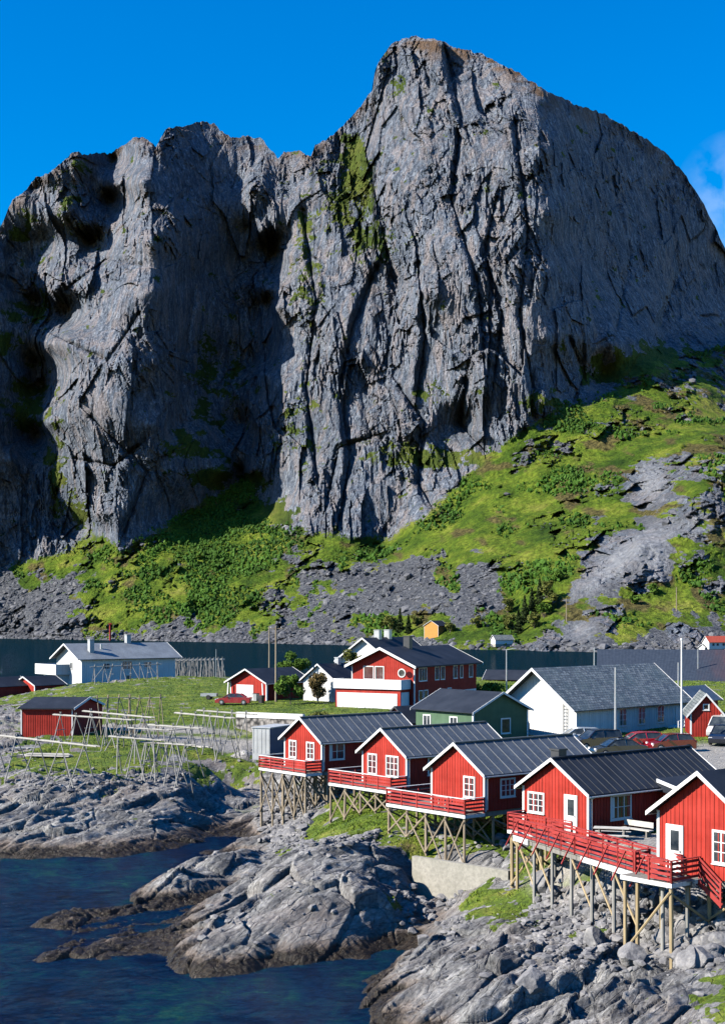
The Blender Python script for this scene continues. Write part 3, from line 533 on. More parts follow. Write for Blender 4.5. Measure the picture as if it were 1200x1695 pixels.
# footing of the concrete wall terrace stays calm
gyx = np.gradient(ZZ, axis=1) / (np.gradient(XX, axis=1)); gyy = np.gradient(ZZ, axis=0) / np.gradient(YY, axis=0); slope = np.hypot(gyx, gyy)
vegn = 0.82 - 1.25 * A_ + 0.8 * fbm(XX / 3.2, YY / 3.2, oct=5, seed=221, gain=0.6) - 0.35 * smst(0.5, 1.3, slope) * A_ - 1.2 * smst(1.9, 0.9, ZZ) + 0.2 * smst(3.5, 4.6, ZZ)
gveg = smst(0.22, 0.42, vegn)
path = np.zeros_like(XX)
def m_ground():
    t = NT('coastal_rock_and_grass'); O = t.tc.outputs['Object']
    mpn = t.n('ShaderNodeMapping'); mpn.inputs['Rotation'].default_value = (0, 0, R(-50)); mpn.inputs['Scale'].default_value = (1, 1, 1); t.l(O, mpn.inputs[0]); Rv = mpn.outputs[0]
    n1 = t.noise(0.6, 7, 0.68, vec=Rv, st=(0.5, 1.6, 1)); n2 = t.noise(4.5, 6, 0.72, vec=Rv, st=(0.45, 1.5, 1)); n3 = t.noise(0.16, 4, 0.6); n4 = t.noise(2.0, 6, 0.7, dist=0.6)
    vo = t.n('ShaderNodeTexVoronoi', feature='DISTANCE_TO_EDGE', i_Scale=1.1); mp2 = t.n('ShaderNodeMapping'); mp2.inputs['Scale'].default_value = (0.4, 1.4, 1); t.l(Rv, mp2.inputs[0])
    wv = t.mix(0.12, mp2.outputs[0], t.n('ShaderNodeTexNoise', i_Scale=2.0).outputs['Color'], 'ADD'); t.l(wv, vo.inputs['Vector'])
    ck = t.ramp(vo.outputs['Distance'], [(0.0, 0.0), (0.035, 1.0)])
    rock = t.ramp(n1, [(0.3, (0.06, 0.062, 0.066)), (0.48, (0.16, 0.158, 0.155)), (0.68, (0.36, 0.352, 0.335))])
    rock = t.mix(0.85, rock, t.ramp(n2, [(0.34, 0.35), (0.5, 0.95), (0.64, 1.55)]), 'MULTIPLY')
    rock = t.mix(t.ramp(n3, [(0.48, 0.0), (0.68, 0.5)]), rock, (0.21, 0.17, 0.15))
    rock = t.mix(t.math('MULTIPLY', t.ramp(n4, [(0.60, 0.0), (0.70, 1.0)]), 0.5), rock, (0.42, 0.41, 0.385))
    rock = t.mix(t.math('MULTIPLY', t.math('SUBTRACT', 1.0, ck), 0.4), rock, (0.05, 0.05, 0.055))
    sp = t.n('ShaderNodeSeparateXYZ'); t.l(O, sp.inputs[0]); zn = t.math('ADD', sp.outputs[2], t.math('MULTIPLY', t.math('SUBTRACT', n1, 0.5), -1.6))
    tan = t.ramp(n4, [(0.35, (0.05, 0.035, 0.025)), (0.5, (0.13, 0.09, 0.06)), (0.68, (0.28, 0.2, 0.14))])
    mrg = t.n('ShaderNodeMapRange'); mrg.inputs['From Min'].default_value = 1.05; mrg.inputs['From Max'].default_value = 0.6; t.l(zn, mrg.inputs['Value'])
    rock = t.mix(t.math('MULTIPLY', mrg.outputs[0], 0.7), rock, tan)
    mrd = t.n('ShaderNodeMapRange'); mrd.inputs['From Min'].default_value = 0.72; mrd.inputs['From Max'].default_value = 0.5; t.l(zn, mrd.inputs['Value'])
    weed = t.ramp(n2, [(0.35, (0.006, 0.005, 0.004)), (0.65, (0.045, 0.034, 0.022))])
    rock = t.mix(mrd.outputs[0], rock, weed)
    g1 = t.noise(0.5, 5, 0.65); g2 = t.noise(5, 4, 0.7)
    gr = t.ramp(g1, [(0.3, (0.04, 0.08, 0.008)), (0.5, (0.1, 0.15, 0.012)), (0.66, (0.19, 0.21, 0.03)), (0.78, (0.2, 0.16, 0.06))])
    gr = t.mix(0.8, gr, t.ramp(g2, [(0.36, 0.3), (0.6, 1.15)]), 'MULTIPLY')
    vm = t.math('ADD', t.attr('veg'), t.math('MULTIPLY', t.math('SUBTRACT', g2, 0.5), 0.9))
    gr = t.mix(t.attr('gravel'), gr, t.ramp(g2, [(0.3, (0.16, 0.155, 0.14)), (0.65, (0.34, 0.32, 0.29))]))
    c = t.mix(t.ramp(vm, [(0.42, 0.0), (0.58, 1.0)]), rock, gr)
    t.col(c); t.rough(t.mix(mrd.outputs[0], (0.85,) * 3, (0.35,) * 3)); t.p.inputs['Specular IOR Level'].default_value = 0.3
    h = t.math('ADD', t.math('MULTIPLY', n2, 1.0), t.math('MULTIPLY', ck, 0.35)); h = t.math('ADD', h, t.math('MULTIPLY', g2, 0.4)); t.bump(h, 0.9, 0.16); return t.m
M['ground'] = m_ground()
gravelm = np.zeros_like(XX)
def blob(cx, cy, rx, ry, ang=0.0, s=1.0):
    global gravelm
    c, s_ = math.cos(ang), math.sin(ang); dx, dy = XX - cx, YY - cy; a = (dx * c + dy * s_) / rx; b = (-dx * s_ + dy * c) / ry
    gravelm = np.maximum(gravelm, s * smst(1.25, 0.8, np.hypot(a, b) + 0.12 * fbm(XX / 2, YY / 2, oct=3, seed=301)))
blob(13.2, 79.5, 3.2, 4.5, R(40)); blob(17, 74, 3, 4, R(40)); blob(20, 112, 11, 8, R(40)); blob(-3, 128, 8, 4.0, R(10)); blob(34, 118, 12, 12)
blob(-28, 165, 14, 2.4, R(-6)); blob(-14, 158, 12, 3.0, R(0)); blob(2, 160, 6, 5)
keep = (ZZ > -3.2)
Fg = grid_faces(NR, NC); kf = keep.ravel()[Fg].all(1); Fg = Fg[kf]
Vg = np.stack([XX, YY, ZZ], -1).reshape(-1, 3); used = np.zeros(len(Vg), bool); used[Fg.ravel()] = True
remap = np.cumsum(used) - 1
tag(np_mesh('ground', Vg[used], remap[Fg], M['ground'], True, {'veg': np.maximum(gveg, gravelm).ravel()[used], 'gravel': gravelm.ravel()[used]}), kind='structure')

# ------------------------------------------------------------------ water
def m_water():
    t = NT('sea_water')
    n1 = t.noise(0.10, 4, 0.6, st=(1, 0.6, 1), dist=1.0); n2 = t.noise(0.55, 4, 0.65, st=(1, 0.8, 1), dist=1.5)
    f = t.math('ADD', t.math('MULTIPLY', n1, 0.55), t.math('MULTIPLY', n2, 0.45))
    n3 = t.noise(1.6, 5, 0.75, st=(0.6, 1.2, 1), dist=2.0)
    f = t.math('ADD', t.math('MULTIPLY', f, 0.7), t.math('MULTIPLY', n3, 0.3))
    c = t.ramp(f, [(0.38, (0.0, 0.003, 0.016)), (0.46, (0.0, 0.010, 0.042)), (0.52, (0.001, 0.022, 0.062)), (0.58, (0.003, 0.045, 0.06)), (0.66, (0.02, 0.075, 0.05))])
    sp = t.n('ShaderNodeSeparateXYZ'); t.l(t.tc.outputs['Object'], sp.inputs[0])
    mr = t.n('ShaderNodeMapRange'); mr.inputs['From Min'].default_value = 130; mr.inputs['From Max'].default_value = 230; t.l(sp.outputs[1], mr.inputs['Value'])
    c = t.mix(mr.outputs[0], c, (0.001, 0.014, 0.022)); t.col(c)
    t.rough(0.16); t.p.inputs['IOR'].default_value = 1.33; t.l(t.mix(mr.outputs[0], (0.26,) * 3, (0.06,) * 3), t.p.inputs['Specular IOR Level'])
    w1 = t.noise(1.3, 6, 0.7, st=(0.8, 1.6, 1), dist=0.8); w2 = t.noise(5.0, 4, 0.65, st=(0.8, 1.5, 1))
    bm_ = t.n('ShaderNodeBump', i_Strength=1.0, i_Distance=0.8); t.l(t.math('ADD', w1, t.math('MULTIPLY', w2, 0.35)), bm_.inputs['Height'])
    df = t.n('ShaderNodeBsdfDiffuse'); gl_ = t.n('ShaderNodeBsdfGlossy'); gl_.inputs['Roughness'].default_value = 0.06; mxs = t.n('ShaderNodeMixShader')
    t.l(c, df.inputs[0]); t.l(bm_.outputs[0], df.inputs['Normal']); t.l(bm_.outputs[0], gl_.inputs['Normal'])
    fr_ = t.n('ShaderNodeFresnel', i_IOR=1.33); t.l(bm_.outputs[0], fr_.inputs['Normal']); t.l(t.math('MINIMUM', fr_.outputs[0], 0.13), mxs.inputs[0])
    t.l(df.outputs[0], mxs.inputs[1]); t.l(gl_.outputs[0], mxs.inputs[2]); t.l(mxs.outputs[0], t.t.nodes['Material Output'].inputs[0]); return t.m
M['water'] = m_water()
wy = np.concatenate([np.linspace(30, 140, 280), np.linspace(142, 1300, 120), np.linspace(1400, 9000, 20)]); wxn = np.linspace(-0.5, 0.5, 260)
WX = wxn[None] * np.maximum(wy, 90)[:, None] * 1.3; WY = np.broadcast_to(wy[:, None], WX.shape)
WZ = 0.08 * fbm(WX / 2.2 + 0.4 * WY / 2, WY / 1.6, oct=3, seed=401) * np.clip(160 / WY, 0, 1)
tag(np_mesh('sea_water', np.stack([WX, WY, WZ], -1).reshape(-1, 3), grid_faces(len(wy), 260), M['water'], True), kind='structure')
bed = MB().box(-6000, 6000, -50, 9000, -9, -7).build('sea_bed', M['ground']); tag(bed, kind='structure')

# ------------------------------------------------------------------ houses
def face_matrix(face, W, L):
    if face == 'front': r, n, o = (1, 0, 0), (0, -1, 0), (0, 0, 0)
    elif face == 'right': r, n, o = (0, 1, 0), (1, 0, 0), (W, 0, 0)
    elif face == 'left': r, n, o = (0, 1, 0), (-1, 0, 0), (0, 0, 0)
    else: r, n, o = (1, 0, 0), (0, 1, 0), (0, L, 0)
    m = Matrix.Identity(4)
    for i in range(3): m[i][0] = r[i]; m[i][1] = n[i]; m[i][2] = (0, 0, 1)[i]; m[i][3] = o[i]
    return m
def window(root, fm, a, z, w_, h, nx=2, ny=3, trim='white', fw=0.11, curtain=False, name='window'):
    f = MB(); t = 0.055
    f.box(a - w_ / 2, a - w_ / 2 + fw, 0.002, t, z - h / 2, z + h / 2, fm); f.box(a + w_ / 2 - fw, a + w_ / 2, 0.002, t, z - h / 2, z + h / 2, fm)
    f.box(a - w_ / 2 + fw, a + w_ / 2 - fw, 0.002, t - .004, z - h / 2, z - h / 2 + fw, fm); f.box(a - w_ / 2 + fw, a + w_ / 2 - fw, 0.002, t - .004, z + h / 2 - fw, z + h / 2, fm)
    f.box(a - w_ / 2 - 0.03, a + w_ / 2 + 0.03, 0.004, t + 0.04, z - h / 2 - 0.04, z - h / 2 - 0.002, fm)
    iw, ih = w_ - 2 * fw, h - 2 * fw
    for k in range(1, nx):
        x = a - iw / 2 + iw * k / nx; f.box(x - 0.03, x + 0.03, 0.012, t - 0.008, z - ih / 2, z + ih / 2, fm)
    for k in range(1, ny):
        q = z - ih / 2 + ih * k / ny; f.box(a - iw / 2, a + iw / 2, 0.016, t - 0.012, q - 0.018, q + 0.018, fm)
    fo = f.build(name, M[trim], root)
    g = MB().box(a - iw / 2, a + iw / 2, 0.003, 0.02, z - ih / 2, z + ih / 2, fm).build('pane', M['glass'], fo)
    if curtain:
        MB().box(a - iw / 2 + .02, a - iw / 2 + iw * 0.16, 0.0205, 0.0235, z - ih / 2 + .02, z + ih / 2 - .02, fm).build('curtain', M['curtain'], fo)
    return fo
def door(root, fm, a, z0, w_, h, trim='white', leaf='white', glass=True):
    f = MB(); fw = 0.1
    f.box(a - w_ / 2, a - w_ / 2 + fw, 0.002, 0.06, z0, z0 + h, fm); f.box(a + w_ / 2 - fw, a + w_ / 2, 0.002, 0.06, z0, z0 + h, fm); f.box(a - w_ / 2 + fw, a + w_ / 2 - fw, 0.002, 0.056, z0 + h - fw, z0 + h, fm)
    f.box(a - w_ / 2 + fw, a + w_ / 2 - fw, 0.003, 0.03, z0, z0 + h - fw, fm)
    d = f.build('door', M[leaf], root)
    if glass: MB().box(a - w_ * 0.24, a + w_ * 0.24, 0.031, 0.04, z0 + h * 0.46, z0 + h * 0.88, fm).build('pane', M['glass'], d)
    MB().box(a + w_ * 0.27, a + w_ * 0.34, 0.03, 0.08, z0 + h * 0.43, z0 + h * 0.47, fm).build('handle', M['steel'], d)
    return d
def chimney(root, roofo, x, y, z, w_=0.5, h=1.0, mat='dark', name='chimney'):
    m = MB(); m.box(x - w_ / 2, x + w_ / 2, y - w_ / 2, y + w_ / 2, z, z + h); m.box(x - w_ / 2 - .06, x + w_ / 2 + .06, y - w_ / 2 - .06, y + w_ / 2 + .06, z + h, z + h + .1)
    return m.build(name, M[mat], roofo)
def house(name, label, cat, P, rz, W, L, H, rise, z0, wall='red', roof='rooftin', trim='white', of=0.35, es=0.35, battens=0.0, seams=0.0, seammat='roofseam', thick=0.08, barge=0.17, group=None, corner=True, base=None, gable2=None, ob=None, basemat='concrete'):
    ob = of if ob is None else ob
    r = thing(name, label, cat, (P[0], P[1], z0), rz, group)
    w_ = MB(); zb = 0.0
    w_.prism([(0, zb), (W, zb), (W, H), (W / 2, H + rise), (0, H)], 0, L)
    if battens:
        n = int(W / battens)
        for k in range(1, n):
            x = k * W / n; top_ = H + rise * (1 - abs(x - W / 2) / (W / 2)) - 0.03
            w_.box(x - .025, x + .025, -0.022, -0.0005, 0.002, top_); w_.box(x - .025, x + .025, L + .0005, L + .022, 0.002, top_)
        n = int(L / battens)
        for k in range(1, n):
            y = k * L / n; w_.box(W + .0005, W + .022, y - .025, y + .025, 0.002, H - .02); w_.box(-.022, -.0005, y - .025, y + .025, 0.002, H - .02)
    w_.build('wall', M[wall], r)
    if base:
        MB().box(0.05, W - 0.05, 0.05, L - 0.05, -base, -0.002).build('foundation', M[basemat], r)
    sl_ = rise / (W / 2); e = es; zt = H + rise + 0.03
    def zr(x): return zt - sl_ * abs(x - W / 2)
    up = thick * math.hypot(1, sl_)
    rf = MB(); poly = [(-e, zr(-e)), (W / 2, zt), (W + e, zr(W + e)), (W + e, zr(W + e) + up), (W / 2, zt + up), (-e, zr(-e) + up)]
    rf.prism(poly, -of, L + ob)
    if seams:
        rf.m = 1; n = int((L + of + ob) / seams)
        for k in range(1, n):
            y = -of + (L + of + ob) * k / n
            for sx in (-1, 1):
                a = (W / 2 + sx * 0.12, y, zr(W / 2 + .12) + up + .012); b = (W / 2 + sx * (W / 2 + e), y, zr(W + e) + up + .012); rf.beam(a, b, 0.045, 0.045)
        rf.m = 0; rf.box(W / 2 - .14, W / 2 + .14, -of + .01, L + ob - .01, zt + up - .03, zt + up + .05)
    ro = rf.build('roof', [M[roof], M[seammat]], r)
    if barge:
        for y0, y1 in ((-of - .045, -of - .003), (L + ob + .003, L + ob + .045)):
            b = MB(); t = 0.03
            b.prism([(-e - .05, zr(-e) - barge * .45), (W / 2, zt - barge * .45), (W + e + .05, zr(W + e) - barge * .45), (W + e + .05, zr(W + e) + up + t), (W / 2, zt + up + t), (-e - .05, zr(-e) + up + t)], y0, y1)
            b.build('bargeboard', M[trim], r)
    if battens and roof in ('rooftin', 'roofdark') and H < 3:
        for sx in (-1, 1):
            xg = W / 2 + sx * (W / 2 + e + .05); zg = zr(W + e) - .02
            gt = MB().tube((xg, -of, zg), (xg, L + ob, zg - .03), .055, .055, 7).build('gutter', M['steel'], r)
            if sx > 0: q = MB(); q.tube((xg, .12, zg), (W + .07, .16, H - .35), .035, .035, 6); q.tube((W + .07, .16, H - .35), (W + .07, .16, .1), .035, .035, 6); q.build('downpipe', M[trim], gt)
    if corner:
        for x0, x1 in ((-.03, .12), (W - .12, W + .03)):
            MB().box(x0, x1, -.035, -.004, .004, H - .02).build('corner_board', M[trim], r)
        MB().box(W + .004, W + .034, -.004, .13, .004, H - .02).build('corner_board', M[trim], r)
        MB().box(-.034, -.004, -.004, .13, .004, H - .02).build('corner_board', M[trim], r)
    return r, ro
def aw(P, rz, x, y): c, s_ = math.cos(rz), math.sin(rz); return Vector((P[0] + x * c - y * s_, P[1] + x * s_ + y * c))

def rail_seg(m, a, b, h=0.95, n=4, post=1.4, ends=True):
    a = Vector(a); b = Vector(b); L_ = (b - a).length; k = max(1, round(L_ / post))
    for i in range(k + 1):
        p = a.lerp(b, i / k); m.beam(p, p + Vector((0, 0, h)), .085, .085)
    for j in range(n):
        z = Vector((0, 0, 0.14 + (h - 0.26) * j / max(1, n - 1))); m.beam(a + z, b + z, 0.03, 0.12)
def stilt_deck(label, P, rz, z, poly, rails, posts, braces=(), group='stilted timber decks in front of the red cabins', cap='white', fmat='white', pmat='pole', hr=.95):
    """poly: deck outline x0,x1,y0,y1 boxes in cabin coordinates; posts: list of (x,y,top)"""
    r = thing('stilted_deck', label, 'deck', (P[0], P[1], z), rz, group)
    for bx in poly:
        x0, x1, y0, y1 = bx; m = MB(); n = max(1, int((x1 - x0) / 0.16))
        for k in range(n): m.box(x0 + (x1 - x0) * k / n, x0 + (x1 - x0) * (k + 0.93) / n, y0, y1, -0.05, 0)
        for yy_ in (y0 + .12, (y0 + y1) / 2, y1 - .12): m.box(x0 + .02, x1 - .02, yy_ - .06, yy_ + .06, -.28, -.052)
        m.build('deck_floor', M['deckwood'], r)
        f = MB(); f.box(x0 - .035, x1 + .035, y0 - .035, y0 - .002, -.21, -.02); f.box(x0 - .035, x0 - .002, y0, y1, -.21, -.02); f.box(x1 + .002, x1 + .035, y0, y1, -.21, -.02); f.build('fascia', M[fmat], r)
    for seg in rails:
        m = MB(); cp = MB()
        for a, b in zip(seg[:-1], seg[1:]):
            rail_seg(m, (*a, 0), (*b, 0), hr)
            cp.beam((*a, hr + .02), (*b, hr + .02), 0.13, 0.035)
        ro = m.build('railing', M['railred'], r); cp.build('cap_rail', M[cap], ro)
    pts = []
    for (x, y, top_) in posts:
        wv_ = aw(P, rz, x, y); g = gz(wv_.x, wv_.y) - z
        if g > top_ - 0.35: pts.append(None); continue
        rr = RNG.uniform(.085, .12); lx, ly = RNG.normal(0, .03, 2)
        MB().tube((x + lx, y + ly, g - .4), (x, y, top_), rr, rr * .9, 8).build('stilt', M[pmat], r, smooth=False); pts.append((x, y, top_, g))
    for (i, j) in braces:
        a, b = pts[i], pts[j]
        if a is None or b is None: continue
        za = a[2] - .15; zb = max(b[3] + .15, b[2] - 3.2)
        MB().tube((a[0], a[1] - .1, za), (b[0], b[1] - .1, zb), .06, .06, 6).build('brace', M[pmat], r)
    # joists carrying the cabin
    return r
RZ = math.atan2(-0.777, 0.629)
def corner_at(px, py, z): v = at_z(px, py, z); return (v.x, v.y)
def back_from(P, W):     # from the front right corner to the front left corner
    return (P[0] - 0.629 * W, P[1] + 0.777 * W)
FL = 6.0
CW = 4.9
cab = []
specs = [(533, 1227, CW, 9.6, 'red painted cabin on the tallest stilts, farthest left of the stilted row'),
         (673.5, 1250, CW, 9.5, 'second red cabin from the left on stilts, with two white windows in its gable'),
         (802, 1280.5, CW, 10.0, 'middle red cabin of the stilted row with a single window in its gable'),
         (974, 1313, 5.0, 11.4, 'red cabin with a white door and a small stove chimney on its dark seamed roof')]
for i, (px, py, W_, L_, lab) in enumerate(specs):
    Pr = corner_at(px, py, FL + 2.35); Pl = back_from(Pr, W_); cab.append(Pl)
    r, ro = house('rorbu_cabin', lab, 'cabin', Pl, RZ, W_, L_, 2.35, 1.62, FL, 'red', 'rooftin' if i < 3 else 'roofdark', 'white', 0.35, 0.3, 0.24, 0.78 if i < 3 else 0.6,
                  'roofseam' if i < 3 else 'dark', group='red cabins standing in a row')
    fr = face_matrix('front', W_, L_); rt = face_matrix('right', W_, L_)
    if i == 0: window(r, fr, 1.15, 1.5, 1.0, 1.4); window(r, fr, 3.45, 1.5, 1.05, 1.4); window(r, rt, 1.45, 1.5, 1.5, 1.35, 2, 2, curtain=True)
    if i == 1: window(r, fr, 1.15, 1.45, 1.05, 1.5); window(r, fr, 3.35, 1.45, 1.4, 1.5, 3, 3); window(r, rt, 2.6, 1.45, 1.4, 1.3, 2, 3)
    if i == 2: window(r, fr, 3.55, 1.4, 1.05, 1.35); window(r, rt, 1.95, 1.35, 1.3, 1.2, 3, 3)
    if i == 3:
        window(r, fr, 1.05, 1.45, 1.3, 1.2, 3, 3); door(r, fr, 3.7, 0.02, 0.98, 2.12); window(r, rt, 2.6, 1.4, 1.75, 1.4, 3, 2, curtain=True)
        chimney(r, ro, 2.1, 0.7, 3.2, 0.62, 1.25, 'dark'); MB().box(4.95, 7.4, 6.0, 9.2, 0, 2.0).build('side_wing', M['red'], r)
        m = MB(); m.prism([(4.9, 2.02), (7.75, 1.95), (7.75, 2.07), (4.9, 2.75)], 5.7, 9.5); m.build('wing_roof', M['roofdark'], r)
        MB().prism([(5.03, 2.55), (7.8, 1.88), (7.8, 2.08), (5.03, 2.75)], 5.64, 5.69).build('wing_bargeboard', M['white'], r)
    MB().box(0.05, W_ - .05, 0.05, L_ - .05, -.3, -.02).build('floor_frame', M['deckwood'], r)
P5l = (13.5, 66.4)
r, ro = house('rorbu_cabin', 'nearest red cabin at the right edge with dark roof and white door', 'cabin', P5l, RZ, 5.1, 10.5, 2.75, 1.85, 6.4, 'red', 'roofdark', 'white', 0.4, 0.3, 0.24, 0, group='red cabins standing in a row')
fr = face_matrix('front', 5.1, 10.5); door(r, fr, 1.0, 0.02, 0.98, 2.15); window(r, fr, 3.95, 1.45, 1.75, 1.5, 4, 3)
MB().box(0.05, 5.05, 0.05, 10.4, -.35, -.02).build('floor_frame', M['deckwood'], r)
chimney(r, ro, 3.4, 4.0, 3.7, .5, .9, 'dark')

def grid_posts(xs, ys, top_): return [(x, y, top_) for y in ys for x in xs]
def xbr(nx, ny):
    o = []
    for j in range(ny):
        for i in range(nx - 1): o += [(j * nx + i, j * nx + i + 1), (j * nx + i + 1, j * nx + i)]
    for i in range(nx):
        for j in range(ny - 1): o += [(j * nx + i, (j + 1) * nx + i)]
    return o
stilt_deck('small deck on very tall crossed stilts under the leftmost stilted cabin', cab[0], RZ, FL - .05, [(-1.2, 4.95, -1.6, -.05), (-1.2, -.05, -.05, 1.4)], [[(-1.2, 1.4), (-1.2, -1.6), (4.95, -1.6), (4.95, -.1)]],
           grid_posts((-1.1, .5, 1.9, 3.4, 4.8), (-1.5, 0.6, 2.6, 4.6), -.28), xbr(5, 4))
stilt_deck('deck with white cap rail around the second stilted cabin, posts standing on the grassy rock', cab[1], RZ, FL - .05, [(-2.0, 4.95, -1.5, -.05), (-2.0, -.05, -.05, 2.2)], [[(-2.0, 2.2), (-2.0, -1.5), (4.95, -1.5), (4.95, -.1)]],
           grid_posts((-1.9, -.2, 1.5, 3.2, 4.8), (-1.4, 0.8, 3.0, 5.2), -.28), xbr(5, 4))
stilt_deck('deck with white cap rail below the single-window gable, above the concrete wall', cab[2], RZ, FL - .05, [(-2.4, 4.95, -1.7, -.05), (-2.4, -.05, -.05, 2.4)], [[(-2.4, 2.4), (-2.4, -1.7), (4.95, -1.7), (4.95, -.1)]],
           grid_posts((-2.3, -.5, 1.3, 3.1, 4.8), (-1.6, 0.8, 3.4, 6.0), -.28), xbr(5, 4))
# furniture on that deck
stilt_deck('short red-railed deck at the foot of the white door of the cabin with the chimney', cab[3], RZ, FL - .05, [(.15, 5.0, -1.35, -.05)], [[(.15, 0.0), (.15, -1.35), (3.1, -1.35)], [(3.1, -1.35), (5.0, -1.35)]],
           grid_posts((.3, 2.6, 4.8), (-1.2, 1.6, 4.4), -.28), xbr(3, 3), cap='railred', pmat='newpole')
d5 = stilt_deck('red-railed corner deck on long tan poles before the nearest cabin', P5l, RZ, 6.35, [(-.4, 2.45, -2.05, -.05)], [[(-.4, -1.1), (-.4, -.1)], [(1.2, -2.05), (2.45, -2.05), (2.45, -.1)]],
           [(-.3, -1.9, -.28), (2.35, -1.95, -.28), (2.4, .6, -.28), (4.6, .3, -.35), (.8, 1.2, -.3), (2.6, 3.0, -.35), (4.8, 2.8, -.35)], [(1, 0), (1, 2), (3, 2), (2, 5)], cap='railred', pmat='newpole')
m = MB()
for z in (0.25, .5, .75, .95): m.beam((2.5, -.25, z), (3.75, -.25, z - .95), .03, .1)
m.beam((2.45, -.25, -.1), (3.75, -.25, -1.0), .05, .22); m.beam((3.7, -.25, -1.1), (3.7, -.25, 0.0), .08, .08); m.build('stair_railing', M['railred'], d5)
# walkway from the deck by the chimney cabin to the nearest cabin
S0 = Vector((8.45, 81.2, 5.72)); S1 = Vector((13.35, 63.45, 6.32)); dv = (S1 - S0); LL = dv.length; dd = dv.normalized(); side = Vector((-dd.y, dd.x, 0)).normalized()
if side.x < 0: side = -side
wk = thing('walkway', 'long sloping red-railed gangway on silver poles linking the two right-hand cabins', 'walkway', S0, 0)
m = MB(); n = int(LL / .17)
for k in range(n):
    a = S0 + dd * (LL * k / n) - S0; m.beam(a + dd * .0, a + dd * .145, 2.6, .05) if False else m.beam(a, a + side * 1.35, .145, .05)
for q in (.1, 1.25): m.beam(side * q + Vector((0, 0, -.17)), dv + side * q + Vector((0, 0, -.17)), .1, .22)
m.build('deck_floor', M['deckwood'], wk)
MB().beam(side * -.03 + Vector((0, 0, -.12)), dv * .12 + side * -.03 + Vector((0, 0, -.12)), .035, .3).build('fascia', M['white'], wk)
MB().beam(dv * .5 + side * -.03 + Vector((0, 0, -.12)), dv + side * -.03 + Vector((0, 0, -.12)), .035, .26).build('fascia', M['white'], wk)
for q, n_ in ((0.0, 4), (1.35, 4)):
    m = MB(); a, b = side * q, dv * (1 if q == 0 else .93) + side * q + (Vector((0, 0, 0)) if q == 0 else Vector((0, 0, 0)))
    if q > 0: a = a + dv * .12
    rail_seg(m, a, b, .98, 4, 1.7); m.beam(a + Vector((0, 0, 1)), b + Vector((0, 0, 1)), .13, .04); m.build('railing', M['railred'], wk)
for k in range(9):
    p = dv * (0.04 + k * 0.105); MB().beam(p + Vector((0, 0, .9)) - side * .04, p - side * .75 + Vector((0, 0, -.45)), .06, .06).build('raking_strut', M['railred'], wk)
prev = None
for k in range(8):
    for q in (.08, 1.27):
        p = dv * (0.02 + k * 0.135) + side * q; wpt = S0 + p; g = gz(wpt.x, wpt.y) - S0.z
        mt = 'newpole' if k in (0, 6) else 'greypole'
        if g < p.z - .5: MB().tube((p.x, p.y, g - .4), (p.x, p.y, p.z - .25), .1, .09).build('stilt', M[mt], wk)
        if q < .5:
            if prev is not None and k in (1, 2, 4, 5, 6): MB().tube((p.x, p.y, max(g, p.z - 2.6) + .1), (prev.x, prev.y, prev.z - .3), .055, .055, 6).build('brace', M['newpole'], wk)
            prev = p

# ------------------------------------------------------------------ concrete wall on the rock terrace
a = at_z(688, 1418, 3.45); b = at_z(836, 1441, 3.4); c_ = (b - a); m = MB()
pr = [at_d(688, 1417, a.y), at_d(836, 1441, b.y)]
n_ = Vector((c_.y, -c_.x, 0)).normalized()
m.beam(Vector((a.x, a.y, 1.5)) , Vector((b.x, b.y, 1.5)), .35, 4.0)
top0, top1 = a.z, b.z
m = MB(); h = Vector((c_.x, c_.y, 0)).normalized(); nn = Vector((-h.y, h.x, 0)) * .35
q = [Vector((a.x, a.y, 0)) - h * .3, Vector((b.x, b.y, 0)) + h * .2]
vs = [Vector((q[0].x, q[0].y, -.6)), Vector((q[1].x, q[1].y, 1.6)), Vector((q[1].x, q[1].y, top1)), Vector((q[0].x, q[0].y, top0))]
m.add(vs + [v + nn for v in vs], [(0, 1, 2, 3), (7, 6, 5, 4), (0, 4, 5, 1), (3, 2, 6, 7), (1, 5, 6, 2), (0, 3, 7, 4)])
tag(m.build('concrete_wall', M['concrete']), 'pale concrete retaining wall wedged between the centre rock and the grassy terrace', 'wall')

# ------------------------------------------------------------------ village
def rt_(gx, gy): return math.atan2(gy, gx)
# long white building
rz = math.radians(-44.5); Pr = corner_at(953.5, 1172, 9.35); W_ = 9.0; Pl = (Pr[0] - W_ * math.cos(rz), Pr[1] - W_ * math.sin(rz))
r, ro = house('assembly_house', 'long white timber building with a steep mottled slate roof beside the parked cars', 'building', Pl, rz, W_, 19.5, 2.85, 3.55, 6.5, 'whitewall', 'slate', 'white', 1.0, 0.45, 0.3, 0, barge=0.35, base=.6, ob=.5)
rt = face_matrix('right', W_, 19.5); fr = face_matrix('front', W_, 19.5)
for a_ in (7.6, 10.9, 14.3): window(r, rt, a_, 1.6, 1.35, 1.75, 2, 3, fw=.09)
door(r, rt, 17.6, .05, 1.1, 2.2, glass=False)
for k in (2.1, 2.9):
    q = MB().box(k - .38, k + .38, .02, .4, .75, 1.4, fr).build('air_conditioner', M['steel'], r)
    MB().tube(fr @ Vector((k - .08, .405, 1.07)), fr @ Vector((k - .08, .43, 1.07)), .25, .25, 14).build('fan', M['dark'], q)
m = MB()
for x in (7.5, 7.95): m.beam(fr @ Vector((x, .12, .3)), fr @ Vector((x, .12, 3.2)), .05, .05)
for k in range(9): m.beam(fr @ Vector((7.5, .12, .5 + k * .32)), fr @ Vector((7.95, .12, .5 + k * .32)), .04, .04)
m.build('ladder', M['steel'], r)
